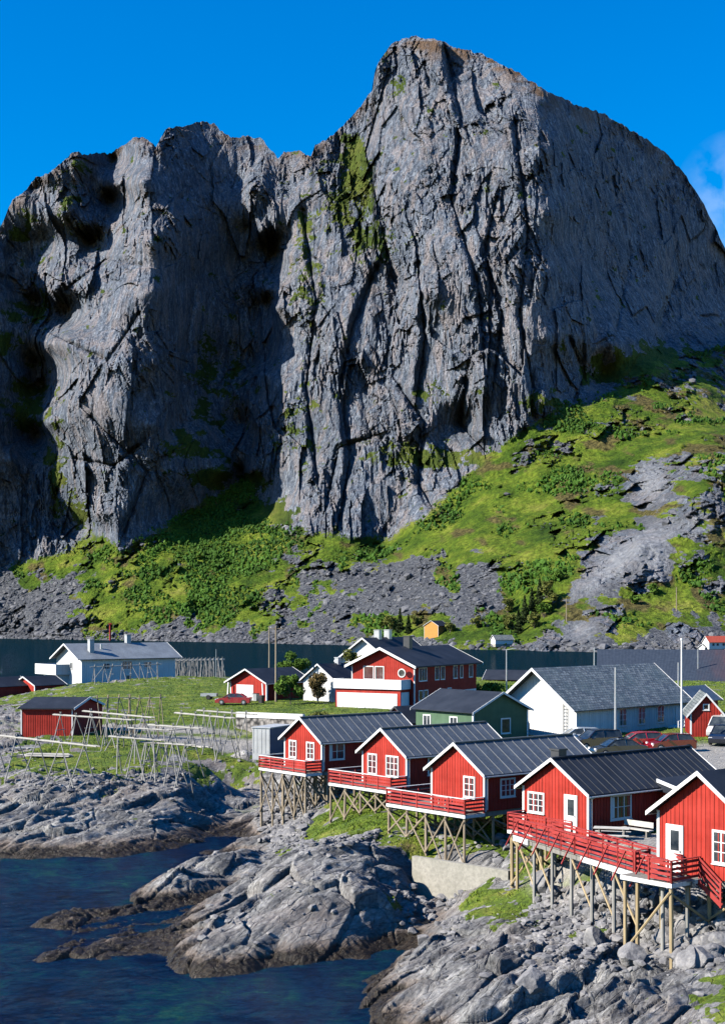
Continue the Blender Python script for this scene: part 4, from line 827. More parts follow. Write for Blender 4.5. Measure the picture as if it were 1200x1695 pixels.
m = MB(); m.box(9.6, 10.9, 14.6, 19.0, .0, .45); m.build('ramp', M['white'], r); m = MB()
for z_ in (.6, .95, 1.3): m.beam((11.0, 14.4, z_ - .35), (11.0, 19.0, z_ + .1), .05, .07)
for k in range(5): m.beam((11.0, 14.4 + 1.15 * k, -.2), (11.0, 14.4 + 1.15 * k, 1.0 + .1 * k), .07, .07)
m.build('ramp_railing', M['white'], r)
# green house
rz = R(39); Pl = corner_at(783, 1178.5, 9.3)
r, ro = house('green_house', 'two-tone green house with a low dark roof behind the stilted cabins', 'house', Pl, rz, 7.0, 7.9, 2.9, 1.6, 6.4, 'green', 'roofdark', 'white', .35, .35, 0, 0, barge=.2, base=.5)
fr = face_matrix('front', 7, 7.9); lf = face_matrix('left', 7, 7.9)
window(r, fr, 4.1, 1.45, 1.25, 1.45, 1, 1); window(r, lf, 2.6, 1.75, 1.1, 1.2, 2, 1); window(r, lf, 6.3, 1.75, 1.1, 1.2, 2, 1)
# low dark roofed outbuilding between
Pl = corner_at(636, 1196, 7.7)
house('low_shed', 'low outbuilding of which only the dark roof shows between two cabins and the green house', 'shed', Pl, R(-50), 3.6, 5.2, 1.5, 1.35, 6.4, 'dred', 'roofdark', 'dark', .25, .25, 0, 0, barge=.12)
# big red house with garage
rz = math.atan2(-.5, .866); Pr = corner_at(686, 1101, 12.0); W_ = 8.9; Pl = (Pr[0] - W_ * math.cos(rz), Pr[1] - W_ * math.sin(rz)); L_ = 17.5
r, ro = house('large_red_house', 'large two-storey red house with a white balcony over white garage doors', 'house', Pl, rz, W_, L_, 5.4, 2.05, 6.5, 'red', 'roofdark', 'white', .8, .55, .28, 0, barge=.28, thick=.16, base=.5)
fr = face_matrix('front', W_, L_); rt = face_matrix('right', W_, L_)
window(r, fr, 2.45, 4.45, 1.5, 1.7, 1, 1); window(r, fr, 4.0, 4.45, 1.3, 1.7, 1, 1)
m = MB(); m.tube(fr @ Vector((7.15, .02, 4.5)), fr @ Vector((7.15, .1, 4.5)), .55, .55, 20); q = m.build('round_window', M['white'], r); MB().tube(fr @ Vector((7.15, .1, 4.5)), fr @ Vector((7.15, .12, 4.5)), .42, .42, 20).build('pane', M['glass'], q)
dish = MB(); c0 = fr @ Vector((8.3, .5, 4.2)); dish.tube(c0, c0 + Vector((.25, -.15, .12)), .12, .45, 16); dish.build('satellite_dish', M['dred'], r)
m = MB(); m.box(-1.0, W_ - .7, -2.3, -.01, 0, 2.55); m.build('garage_block', M['red'], r)
g = MB(); g.box(-.75, 7.75, -2.36, -2.302, .05, 2.05); [g.box(-.75, 7.75, -2.375, -2.361, .3 + .28 * k, .33 + .28 * k) for k in range(6)]; g.build('garage_door', M['white'], r)
MB().box(W_ - .698, W_ - .64, -2.2, -.2, .05, 2.2).build('side_door', M['white'], r)
m = MB(); m.box(-1.2, W_ - .5, -2.55, -2.45, 2.66, 3.75); m.box(-1.2, -1.1, -2.45, -.05, 2.66, 3.75); m.box(W_ - .6, W_ - .5, -2.45, -.05, 2.66, 3.75); m.box(-1.2, W_ - .5, -2.55, -.05, 2.56, 2.655); m.build('balcony', M['white'], r)
for a_, w2 in ((2.2, 2.2), (6.0, 1.2), (7.6, 1.2), (11.2, 1.2), (13.0, .9), (15.8, 1.2)): window(r, rt, a_, 4.3, w2, 1.7, 1 if w2 < 2 else 3, 1, fw=.1)
for a_ in (1.6, 3.0, 9.5): window(r, rt, a_, 1.7, 1.1, 1.3, 1, 1)
MB().box(W_ + .01, W_ + .06, 11, 17.3, .0, 1.9).build('wall_panel', M['white'], r)
chimney(r, ro, W_ / 2 + .2, 6.2, 6.6, .85, 2.3, 'dark')
# grey roofed house behind it
Pl = corner_at(563, 1092, 11.3)
r, ro = house('grey_gable_house', 'pale house with a dark blue roof and two chimneys directly behind the large red house', 'house', Pl, math.atan2(-.5, .866), 8.6, 14, 4.6, 3.1, 6.9, 'whitewall', 'roofdark', 'white', .7, .6, .3, 0, barge=.3)
fr = face_matrix('front', 7.5, 11); window(r, fr, 3.2, 4.4, 1.2, 1.3, 1, 1); chimney(r, ro, 4.3, 4.2, 7.4, .9, 1.5, 'steel'); chimney(r, ro, 4.3, 7.4, 7.4, .9, 1.5, 'steel')
# small white house behind shrubs
Pl = corner_at(503, 1122, 9.8)
r, ro = house('small_white_house', 'small white house half hidden behind the two garden shrubs', 'house', Pl, math.atan2(-.6, .8), 5.2, 7, 2.9, 1.9, 6.8, 'whitewall', 'roofdark', 'white', .4, .4, .3, 0, base=.4)
window(r, face_matrix('front', 5.2, 7), 2.6, 1.6, 1.1, 1.2, 2, 1); chimney(r, ro, 2.6, 4, 4.3, .6, 1.3, 'steel')
# red garage
rz = math.atan2(-.6, .8); Pr = corner_at(441.5, 1128.5, 9.3); W_ = 6.4; Pl = (Pr[0] - W_ * math.cos(rz), Pr[1] - W_ * math.sin(rz))
r, ro = house('red_garage', 'single-storey red garage with one white door behind the red saloon car', 'garage', Pl, rz, W_, 8.5, 2.6, 1.6, 6.65, 'red', 'roofdark', 'white', .7, .5, .25, 0, base=.4)
fr = face_matrix('front', W_, 8.5); g = MB(); g.box(1.1, 4.1, .01, .06, .05, 2.15, fr); [g.box(1.1, 4.1, .061, .075, .3 + .3 * k, .33 + .3 * k, fr) for k in range(6)]; g.build('garage_door', M['white'], r)
window(r, face_matrix('right', W_, 8.5), 3.5, 1.5, 1.4, 1.0, 2, 1)
m = MB(); [m.beam((W_ * k, -.66, -.1), (W_ * (k * .94 + .03), -.66, 2.45), .16, .1) for k in (0, 1)]; m.build('slanted_post', M['white'], r)
# white house on the left
rz = math.atan2(-.78, .62); Pr = corner_at(136, 1089, 11.25); W_ = 8.8; Pl = (Pr[0] - W_ * math.cos(rz), Pr[1] - W_ * math.sin(rz)); L_ = 17.5
r, ro = house('white_house', 'large white house with a grey roof and white corner balcony above the far water', 'house', Pl, rz, W_, L_, 4.7, 2.2, 6.5, 'whitewall', 'lightroof', 'white', 1.0, .6, .3, 0, barge=.3, base=.6)
fr = face_matrix('front', W_, L_); rt = face_matrix('right', W_, L_)
for a_ in (5.2,): window(r, fr, a_, 3.4, .9, 1.1, 1, 1, trim='grey')
window(r, rt, 4.5, 3.3, 1.3, 1.1, 2, 1); window(r, rt, 8.3, 3.4, 2.0, 1.5, 2, 1); window(r, rt, 12.2, 3.4, 1.5, 1.1, 2, 1); window(r, rt, 8.6, 1.2, 1.2, 1.2, 1, 1)
m = MB(); m.box(-3.0, 4.6, -2.5, -2.4, 2.0, 3.6); m.box(-3.0, -2.9, -2.4, 2.5, 2.0, 3.6); m.box(4.5, 4.6, -2.4, -.05, 2.0, 3.6); m.box(-3.0, 4.6, -2.5, -.05, 1.9, 1.995); m.box(-3.0, -.05, -.05, 2.5, 1.9, 1.995); m.build('balcony', M['white'], r)
m = MB(); m.box(-.6, 4.2, -2.1, -.02, 0, 1.89); m.build('basement_porch', M['whitewall'], r)
chimney(r, ro, W_ / 2 + 2.6, 2.6, 4.9, .8, 2.7, 'grey'); chimney(r, ro, W_ / 2 - .2, 11, 6.4, .8, 1.9, 'grey')
MB().tube((W_ / 2 + 1.8, 4.9, 5.6), (W_ / 2 + 1.8, 4.9, 6.9), .2).build('roof_vent', M['steel'], ro)
# red shed on the headland
rz = R(-28); Pl = corner_at(36, 1220, 5.0)
rz = R(-3)
zsh = 4.9; Pl = corner_at(36, 1221, zsh)
r = thing('boathouse_shed', 'plain red shed with a flat-pitched black roof on the grassy headland', 'shed', (Pl[0], Pl[1], zsh), rz)
m = MB(); W_ = 5.55; L_ = 6.5
sk = .55
m.prism([(0, 0), (W_, 0), (W_, 3.15), (0, 3.15)], 0, .1)
vs = [(0, 0, -.6), (W_, 0, -.6), (W_ + sk * 3.2, L_, -.2), (sk * 3.2, L_, -.2), (0, 0, 3.1), (W_, 0, 3.1), (W_ + sk * 3.2, L_, 3.45), (sk * 3.2, L_, 3.45)]
m = MB(); m.add(vs, [(0, 1, 5, 4), (1, 2, 6, 5), (2, 3, 7, 6), (3, 0, 4, 7), (4, 5, 6, 7), (3, 2, 1, 0)])
for k in range(1, 22): m.box(W_ * k / 22 - .025, W_ * k / 22 + .025, -.022, -.001, -.5, 3.0)
m.build('wall', M['red'], r)
mid = lambda a_, b_, t: tuple(a_[i] + (b_[i] - a_[i]) * t for i in range(3))
e0, e1, e2, e3 = (-.3, -.35, 3.08), (W_ + .3, -.35, 3.08), (W_ + sk * 3.2 + .3, L_ + .2, 3.1), (sk * 3.2 - .3, L_ + .2, 3.1)
r1, r2 = mid(e0, e3, .5), mid(e1, e2, .5); r1 = (r1[0], r1[1], 4.1); r2 = (r2[0], r2[1], 4.1)
up_ = lambda p: (p[0], p[1], p[2] + .14)
m = MB(); m.add([e0, e1, r2, r1, up_(e0), up_(e1), up_(r2), up_(r1)], [(0, 1, 2, 3), (4, 5, 6, 7), (0, 4, 5, 1), (1, 5, 6, 2), (3, 7, 4, 0)]); m.add([r1, r2, e2, e3, up_(r1), up_(r2), up_(e2), up_(e3)], [(0, 1, 2, 3), (4, 5, 6, 7), (2, 6, 7, 3), (1, 5, 6, 2), (3, 7, 4, 0)]); m.build('roof', M['roofdark'], r)
m = MB(); m.add([(W_, 0, 3.1), (W_ + sk * 3.2, L_, 3.1), (r2[0] - .25, r2[1], 4.08)], [(0, 1, 2)]); m.build('gable_panel', M['red'], r)
for x in (0.0, W_): MB().box(x - .07, x + .07, -.04, -.003, -.5, 3.05).build('corner_board', M['white'], r)
m = MB(); m.beam((W_ + .32, -.35, 3.12), (r2[0] + .02, r2[1], 4.15), .04, .25); m.beam((r2[0] + .02, r2[1], 4.15), (e2[0], e2[1], 3.15), .04, .25); m.build('bargeboard', M['white'], r)
# red boat sheds at the far left
for px, py, lab in ((62, 1141, 'small red boathouse roof end right beside the white house balcony'), (2, 1143, 'small red boathouse gable cut by the left edge of the picture')):
    Pl = corner_at(px - 38, py + 2, 6.6)
    house('red_boathouse', lab, 'boathouse', Pl, R(-35), 4.6, 6, 1.6, 1.2, 5.9, 'red', 'roofdark', 'white', .3, .3, 0, 0, group='small red boathouses at the left shore')
# red boathouse with dark roof seen past the large red house
Pl = corner_at(893, 1142, 6.0); v = at_z(893, 1142, 6.0)
house('long_red_boathouse', 'long low red boathouse with white eaves behind the lamp post and green house', 'boathouse', (v.x, v.y), R(72), 5.5, 9.0, 1.7, 1.3, 6.0, 'dred', 'roofdark', 'white', .5, .4, 0, 0)
# red shed on the right
Pl = corner_at(1142, 1222, 6.5)
r, ro = house('red_gable_shed', 'narrow dark red shed with white trim behind the flagpole and white van', 'shed', Pl, R(-8), 2.9, 6, 2.35, 1.75, 6.5, 'red', 'slate', 'white', .3, .35, .24, 0)
window(r, face_matrix('front', 2.9, 6), 1.45, 2.95, .6, .6, 1, 1)
Pl = corner_at(1172, 1215, 6.8)
house('slate_roofed_house', 'slate-roofed house cut by the right edge of the photo behind the white van', 'house', (Pl[0] + 4.2, Pl[1] + 6), R(-40), 6, 10, 2.6, 2.2, 6.6, 'dred', 'slate', 'white', .4, .4, 0, 0)
Pl = corner_at(1128, 1190, 7.6)
house('white_gable_cottage', 'cottage roof with white gable edges just right of the long white building', 'house', (Pl[0] + 1.5, Pl[1] + 16), R(-40), 3.6, 6, 1.9, 1.3, 6.8, 'dred', 'rooftin', 'white', .4, .4, 0, 0)
# big dark warehouse roof
rz = R(-10); r = thing('quay_warehouse', 'huge dark corrugated warehouse roof rusting at its right end behind the white building', 'warehouse', (41.5, 258, 3.5), rz)
MB().box(.5, 52, 1, 30, -3, 2.2).build('wall', M['dred'], r)
def m_wr():
    t = NT('rusting_corrugated_roofing'); sp = t.n('ShaderNodeSeparateXYZ'); t.l(t.tc.outputs['Object'], sp.inputs[0])
    n = t.noise(.5, 5, .7, st=(1, .15, .15)); mr_ = t.n('ShaderNodeMapRange'); mr_.inputs['From Min'].default_value = 21; mr_.inputs['From Max'].default_value = 30; t.l(t.math('ADD', sp.outputs[0], t.math('MULTIPLY', n, 6)), mr_.inputs['Value'])
    n2 = t.noise(1.5, 5, .7); c = t.mix(t.math('MULTIPLY', mr_.outputs[0], .75), t.ramp(n2, [(.3, (.012, .02, .034)), (.7, (.03, .042, .062))]), t.ramp(n, [(.35, (.03, .018, .018)), (.7, (.12, .04, .03))])); t.col(c); t.rough(.7)
    wv = t.n('ShaderNodeTexWave', i_Scale=1.2); t.l(t.tc.outputs['Object'], wv.inputs['Vector']); t.bump(wv.outputs['Fac'], .4, .05); return t.m
M['wroof'] = m_wr()
MB().prism([(0, 0), (0, 0), (0, 0)], 0, 0) if False else None
m = MB(); m.add([(0, 0, 2.2), (53, 0, 2.2), (53, 15, 8.3), (0, 15, 8.3), (53, 31, 2.2), (0, 31, 2.2), (0, 0, 2.0), (53, 0, 2.0), (53, 31, 2.0), (0, 31, 2.0)], [(0, 1, 2, 3), (3, 2, 4, 5), (6, 7, 1, 0), (8, 9, 5, 4), (7, 8, 4, 2, 1), (9, 6, 0, 3, 5), (9, 8, 7, 6)]); ro = m.build('roof', M['wroof'], r)
for x in (18, 29, 38): MB().beam((x, 7, 4.8), (x, 7, 8.6), .18, .18).build('roof_pipe', M['steel'], ro)

# ------------------------------------------------------------------ far shore buildings
def far_ground(px, d): return None
def fz(px, py):      # depth of the mountain foot at a pixel of the far shore
    j = int(np.argmin(np.abs(U - px))); i = int(np.argmin(np.abs(PY[:, j] - py))); return float(DD[i, j])
def far_house(name, label, px, py, d_, W, L, H, rise, rz, wall, roof, wins=(), **k):
    d = fz(px, py - 3) - 5; v = at_d(px, py, d); return house(name, label, 'house', (v.x, v.y), rz, W, L, H, rise, v.z, wall, roof, 'white', .5, .5, 0, 0, base=1.5, **k)
r, ro = far_house('orange_house', 'small bright orange house with a dark roof on the far shore', 702, 1060, 765, 9.5, 11, 8.6, 2.8, R(-35), 'orange', 'roofdark')
window(r, face_matrix('right', 7.2, 9), 2.5, 2.2, 2.2, 2.6, 1, 1); window(r, face_matrix('right', 7.2, 9), 6.3, 2.0, 2.4, 1.6, 2, 1)
r, ro = far_house('grey_cottage', 'white cottage with a grey roof at the water, right of the orange house', 812, 1066, 742, 5, 11, 2.6, 2.2, R(-65), 'whitewall', 'slate')
window(r, face_matrix('right', 4, 10), 3.0, 1.6, 1.6, 1.4, 1, 1); window(r, face_matrix('right', 4, 10), 7.0, 1.6, 1.6, 1.4, 1, 1)
r, ro = far_house('red_roofed_house', 'white house with a bright red roof on the far shore at the right edge', 1162, 1074, 720, 5.5, 17, 3.6, 2.6, R(-68), 'whitewall', 'tile')
for a_ in (2.5, 5, 8.5, 12): window(r, face_matrix('right', 5.5, 17), a_, 2.2, 1.4, 1.3, 1, 1, trim='grey')
r, ro = far_house('white_hut', 'tiny white hut just below the red-roofed house on the far shore', 1156, 1078, 716, 3.2, 3.5, 2.2, 1.2, R(-40), 'whitewall', 'slate')
r = thing('day_mark', 'thin red navigation mark standing on the far shore rocks above the white house', 'beacon', at_d(183, 1058, 1080)); MB().tube((0, 0, -2), (0, 0, 11), .8, .7, 8).build('column', M['dred'], r); MB().box(-1.2, 1.2, -1.2, 1.2, 11, 12).build('cap', M['dred'], r)

# ------------------------------------------------------------------ poles, lamps, racks
def pole(name, label, cat, px, py_base, z, height, r0, mat, arm=None, group=None, top=None):
    v = at_z(px, py_base, z); g = z
    r = thing(name, label, cat, (v.x, v.y, g), 0, group)
    MB().tube((0, 0, -.8), (0, 0, height), r0, r0 * .6, 8).build('mast', M[mat], r)
    if arm == 'cross':
        MB().beam((-.8, 0, height - .3), (.8, 0, height - .3), .1, .1).build('cross_arm', M['pole'], r)
        for x in (-.7, 0, .7): MB().tube((x, 0, height - .25), (x, 0, height - .05), .05, .05, 6).build('insulator', M['white'], r)
    if arm == 'lamp':
        MB().beam((0, 0, height), (.9, -.3, height + .15), .07, .07).build('lamp_arm', M[mat], r); MB().box(.7, 1.25, -.5, -.2, height + .08, height + .22).build('lamp_head', M['steel'], r)
    if arm == 'knob': MB().tube((0, 0, height), (0, 0, height + .18), .12, .1, 8).build('finial', M['white'], r)
    return r
pole('utility_pole', 'brown utility pole right of the red garage', 'utility pole', 457, 1163, 6.7, 10.0, .17, 'pole', 'cross')
pole('utility_pole', 'thinner brown utility pole rising behind the red garage roof', 'utility pole', 446, 1140, 6.8, 9.6, .15, 'pole')
pole('lamp_post', 'grey lamp post behind the green house roof', 'lamp post', 838, 1160, 6.6, 6.9, .12, 'steel', 'lamp')
pole('lamp_post', 'grey lamp post standing before the slate roof of the long white building', 'lamp post', 1018, 1232, 6.5, 6.9, .13, 'steel')
pole('flagpole', 'tall white flagpole beside the parking area', 'flagpole', 1127.5, 1238, 6.5, 9.4, .11, 'white', 'knob')
pole('lamp_post', 'short grey lamp post behind the right gable of the long white building', 'lamp post', 1122, 1190, 6.7, 6.2, .12, 'steel')
pole('lamp_post', 'grey pipe post above the left end of the slate roof', 'lamp post', 983, 1160, 6.6, 7.2, .12, 'steel')
pole('boat_mast', 'thin mast by the far fish racks left of the garage', 'mast', 358, 1125, 7.6, 5.0, .06, 'steel')
for px, lab in ((937, 'far-shore utility pole above the smooth rock slab'), (1119, 'far-shore utility pole on the knoll above the warehouse')):
    py = 1030 if px < 1000 else 1012; d = fz(px, py); v = at_d(px, py, d); r = thing('utility_pole', lab, 'utility pole', v, 0); MB().tube((0, 0, -3), (0, 0, 13), .3, .22, 6).build('mast', M['pole'], r)

M['rackpole'] = m_wood('bleached_rack_pole', (0.28, 0.27, 0.24), (0.46, 0.45, 0.41))
def rack(label, A, B, nfr=5, spread=1.35, mat='greypole', group='wooden fish drying racks on the headland', extra=2, thick=.075, over=.6):
    A, B = Vector(A), Vector(B); mid_ = (A + B) / 2; r = thing('fish_drying_rack', label, 'drying rack', (mid_.x, mid_.y, gz(mid_.x, mid_.y)), 0, group); O = Vector(r.location)
    d = (B - A).normalized(); n = Vector((-d.y, d.x, 0)).normalized()
    for k in range(extra):
        off = n * (.16 * k) + Vector((0, 0, .03 * k)); MB().tube(A + off - O, B + off + d * .3 * k - O, thick, thick * .85, 6).build('ridge_pole', M['rackpole' if k == 0 else mat], r)
    for k in range(nfr):
        t = (k + .5) / nfr; p = A.lerp(B, t) + Vector((0, 0, -.02))
        for s_ in (-1, 1):
            f = p + n * s_ * spread + d * RNG.normal(0, .5); f.z = gz(f.x, f.y) - .15
            tp_ = p - n * s_ * .12 + Vector((0, 0, .35)); MB().tube(f - O, tp_ - O, .055, .045, 6).build('leg', M[mat], r)
        if k % 2 == 0:
            f1 = p + n * spread * .55; f1.z = p.z - .5 * (p.z - gz(p.x, p.y)); f2 = p - n * spread * .55; f2.z = f1.z; MB().tube(f1 - O, f2 - O, .04, .04, 6).build('cross_bar', M[mat], r)
    p0 = A.lerp(B, .5 / nfr); p1 = A.lerp(B, 1.5 / nfr); q = p0 + n * spread * .9; q.z = gz(q.x, q.y) + .3; MB().tube(q - O, p1 - O, .045, .04, 6).build('brace', M[mat], r)
    p0 = A.lerp(B, 1 - .5 / nfr); p1 = A.lerp(B, 1 - 1.5 / nfr); q = p0 - n * spread * .9; q.z = gz(q.x, q.y) + .3; MB().tube(q - O, p1 - O, .045, .04, 6).build('brace', M[mat], r)
    return r
def pz(px, py, z): return at_z(px, py, z)
rack('longest drying rack at the left edge, nearest the shore rocks', pz(-60, 1211, 7.6), pz(160, 1236, 7.2), 6)
rack('pale-poled drying rack passing in front of the red shed corner', pz(88, 1183, 8.2), pz(218, 1192, 8.0), 5)
rack('drying rack right behind the one crossing the red shed corner', pz(137, 1177, 8.3), pz(252, 1188, 8.1), 4)
rack('short low drying rack in the middle of the headland, nearest the dark shaded bank', pz(180, 1219, 7.6), pz(268, 1226, 7.4), 3)
rack('short drying rack just above the lowest central one', pz(212, 1205, 7.8), pz(281, 1209, 7.7), 3)
rack('short drying rack between the central racks and the two right-hand racks', pz(245, 1200, 8.0), pz(330, 1206, 7.9), 3)
rack('drying rack over the white plank pile at the right of the headland', pz(289, 1180, 8.3), pz(384, 1189, 8.1), 4)
rack('rightmost drying rack, ending above the dark cleft by the grey container', pz(326, 1176, 8.5), pz(420, 1183, 8.3), 4)
rack('drying rack standing closest to the dark shaded cleft', pz(232, 1228, 7.2), pz(318, 1234, 7.1), 4)
rack('thin dark bare rack frame by the footpath behind the red shed', pz(152, 1156, 9.2), pz(225, 1154, 9.2), 4, 1.0, 'pole', extra=1, thick=.05)
rack('thin dark bare rack frame right of the footpath bend', pz(205, 1157, 9.0), pz(275, 1154, 9.2), 4, 1.0, 'pole', extra=1, thick=.05)
rack('drying rack leaning against the shaded side of the large white house', pz(150, 1104, 10.0), pz(268, 1099, 10.3), 8, .9, 'greypole', extra=1)
for k, lab in enumerate(('front row of the far dense drying racks left of the garage', 'middle row of the far dense drying racks', 'back row of the far dense drying racks by the water')):
    rack(lab, at_d(278 + 3 * k, 1094 - k, 262 + 6 * k), at_d(372, 1092 - k, 262 + 6 * k), 13, .9, 'greypole', 'far drying racks by the water', 1, .07)
def pile(label, c, L_, n, rz, mat='snowboard'):
    g = gz(c.x, c.y); r = thing('plank_pile', label, 'plank pile', (c.x, c.y, g), rz)
    for k in range(n):
        y = RNG.uniform(-.6, .6); z = .1 + .12 * (k // 4); MB().box(-L_ / 2 + RNG.uniform(-.4, .4), L_ / 2 + RNG.uniform(-.4, .4), y - .1, y + .1, z, z + .09, Matrix.Rotation(RNG.normal(0, .06), 4, 'Z')).build('plank', M[mat], r)
pile('long pile of whitish planks lying under the left drying rack', pz(78, 1250, 5.0), 4.6, 10, R(-8)); pile('pile of whitish planks scattered down the slope under the right racks', pz(318, 1222, 5.3), 4.8, 9, R(-35))
pile('few pale planks beside the steps of the red shed', pz(45, 1240, 5.0), 2.0, 4, R(15))

# ------------------------------------------------------------------ cars
def car(label, P, rz, L_=4.3, W_=1.75, kind='hatch', color=(.3, .01, .01), cat='car', name='parked_car'):
    mt = bpy.data.materials.get('car_paint_%02x%02x%02x' % tuple(int(c * 255) for c in color))
    if mt is None:
        t = NT('car_paint_%02x%02x%02x' % tuple(int(c * 255) for c in color)); t.col(color); t.rough(.25); t.p.inputs['Coat Weight'].default_value = .7; mt = t.m
    r = thing(name, label, cat, P, rz)
    prof = {'hatch': [(-.5, .35), (-.5, .78), (-.46, .93), (-.40, 1.0), (.18, .95), (.36, .82), (.48, .68), (.5, .5), (.49, .3)],
            'sedan': [(-.5, .4), (-.5, .85), (-.45, .93), (-.30, .96), (.18, .93), (.38, .80), (.48, .68), (.5, .5), (.49, .3)],
            'suv': [(-.5, .4), (-.5, .95), (-.47, 1.05), (-.4, 1.1), (.2, 1.06), (.38, .98), (.48, .84), (.5, .6), (.49, .35)],
            'van': [(-.5, .35), (-.5, 1.1), (-.48, 1.25), (-.4, 1.25), (.3, 1.2), (.42, 1.02), (.48, .8), (.5, .6), (.49, .35)]}[kind]
    top_ = {'hatch': [(-.47, .93), (-.38, 1.42), (-.05, 1.46), (.12, 1.38), (.30, .9)], 'sedan': [(-.36, .93), (-.22, 1.36), (-.02, 1.42), (.12, 1.36), (.28, .9)],
            'suv': [(-.48, 1.03), (-.44, 1.62), (-.05, 1.68), (.1, 1.62), (.26, 1.03)], 'van': [(-.49, 1.2), (-.48, 1.95), (.1, 2.0), (.24, 1.92), (.38, 1.1)]}[kind]
    def loft(pr, w0, w1, zmin, zmax):
        m = MB(); n = len(pr); vs = []
        for sx in (-1, -.92, .92, 1):
            for x, z in pr:
                wq = w0 + (w1 - w0) * (z - zmin) / (zmax - zmin); inner = abs(sx) < 1
                cx, cz = 0, (zmin + zmax) / 2; k_ = 1.0 if inner else .965
                vs.append((x * L_ * k_, sx * wq / 2, cz + (z - cz) * (1 if inner else .95)))
        fs = []
        for s_ in range(3):
            for k in range(n): fs.append((s_ * n + k, s_ * n + (k + 1) % n, (s_ + 1) * n + (k + 1) % n, (s_ + 1) * n + k))
        fs += [tuple(range(n - 1, -1, -1)), tuple(range(3 * n, 4 * n))]; return m.add(vs, fs)
    body = loft([(-.49, .22)] + prof + [(.48, .22)], W_, W_ * .95, .2, 1.1); b = body.build('body', mt, r)
    gl = loft(top_, W_ * .92, W_ * .72, top_[0][1], top_[2][1]); gl.build('windows', M['glass'], r)
    rf = MB(); x0, z0_ = top_[1]; x1, z1_ = top_[-2]; ws = W_ * .76
    vs = [(x0 * L_, -ws / 2, z0_ + .012), (top_[2][0] * L_, -ws / 2, top_[2][1] + .012), (x1 * L_, -ws / 2, z1_ + .012)]; vs += [(x, -y, z) for x, y, z in vs]; vs += [(x, y, z + .035) for x, y, z in vs]
    rf.add(vs, [(0, 1, 4, 3), (1, 2, 5, 4), (6, 9, 10, 7), (7, 10, 11, 8), (0, 3, 9, 6), (2, 8, 11, 5), (0, 6, 7, 1), (1, 7, 8, 2), (3, 4, 10, 9), (4, 5, 11, 10)])
    for t in ((0, 1), (3, 4)):
        for s_ in (-1, 1):
            a_, b_ = top_[t[0]], top_[t[1]]; wa, wb = (W_ * .92, W_ * .74) if t[0] == 0 else (W_ * .74, W_ * .92); rf.beam((a_[0] * L_, s_ * wa / 2, a_[1]), (b_[0] * L_, s_ * wb / 2, b_[1]), .09, .07)
    for s_ in (-1, 1): rf.beam((-.1 * L_, s_ * W_ * .45, top_[0][1]), (-.08 * L_, s_ * W_ * .372, top_[2][1]), .08, .05)
    rf.build('roof_frame', mt, r)
    for x in (-.31, .31):
        for s_ in (-1, 1):
            wh = MB().tube((x * L_, s_ * (W_ / 2 - .2), .32), (x * L_, s_ * (W_ / 2 + .02), .32), .33, .33, 18).build('wheel', M['tyre'], r)
            MB().tube((x * L_, s_ * (W_ / 2 + .0), .32), (x * L_, s_ * (W_ / 2 + .035), .32), .2, .18, 12).build('rim', M['steel'], wh)
    for s_ in (-1, 1):
        MB().box(.465 * L_, .492 * L_, s_ * W_ * .38 - .16, s_ * W_ * .38 + .16, .6, .74).build('headlight', M['white'], r)
        MB().box(-.505 * L_, -.49 * L_, s_ * W_ * .38 - .14, s_ * W_ * .38 + .14, .72, .9).build('tail_light', M['tile'], r)
        MB().box(.12 * L_, .16 * L_, s_ * (W_ / 2 + .02) - .09, s_ * (W_ / 2 + .02) + .09, .93, 1.05).build('wing_mirror', mt, r)
    return r
def cpos(px, py, z=6.5): v = at_z(px, py, z); return (v.x, v.y, max(z, gz(v.x, v.y)) + .01)
car('dark red saloon car parked on the lawn in front of the red garage', cpos(387, 1166, 6.65), R(175), 4.6, 1.75, 'sedan', (.25, .004, .012))
car('dark blue sports utility car nearest the long white building', cpos(985, 1240), R(200), 4.5, 1.85, 'suv', (.008, .015, .035))
car('bright red hatchback parked before the white building windows', cpos(1058, 1240), R(188), 4.4, 1.8, 'hatch', (.4, .006, .012))
car('dark saloon car in the front row, roof just above the seamed cabin roof', cpos(1022, 1252), R(192), 4.6, 1.8, 'sedan', (.01, .02, .035))
car('small maroon car behind the flagpole foot', cpos(1110, 1243), R(190), 4.0, 1.7, 'hatch', (.16, .004, .012))
car('pale silver car half hidden behind the dark blue one', cpos(957, 1232), R(185), 4.3, 1.75, 'hatch', (.5, .55, .6))
car('white van at the right edge of the parking area', cpos(1197, 1222, 6.5), R(240), 5.0, 1.95, 'van', (.5, .5, .48), 'van', 'parked_van')
car('black car in front of the white van at the right edge', cpos(1196, 1234, 6.5), R(245), 4.5, 1.8, 'suv', (.01, .012, .02))
v = at_z(347, 1157, 6.8); r = thing('utility_trailer', 'small pale trailer left of the red saloon car', 'trailer', (v.x, v.y, gz(v.x, v.y)), R(-8))
m = MB(); m.box(-1.1, 1.1, -.6, .6, .42, .48); [m.box(a_, b_, c_, d_, .48, .8) for a_, b_, c_, d_ in ((-1.1, 1.1, -.6, -.56), (-1.1, 1.1, .56, .6), (-1.1, -1.06, -.56, .56), (1.06, 1.1, -.56, .56))]; m.build('bed', M['steel'], r)
[MB().tube((0, s_ * .62, .3), (0, s_ * .8, .3), .3, .3, 14).build('wheel', M['tyre'], r) for s_ in (-1, 1)]; MB().beam((1.1, 0, .4), (1.9, 0, .35), .07, .07).build('drawbar', M['dark'], r)
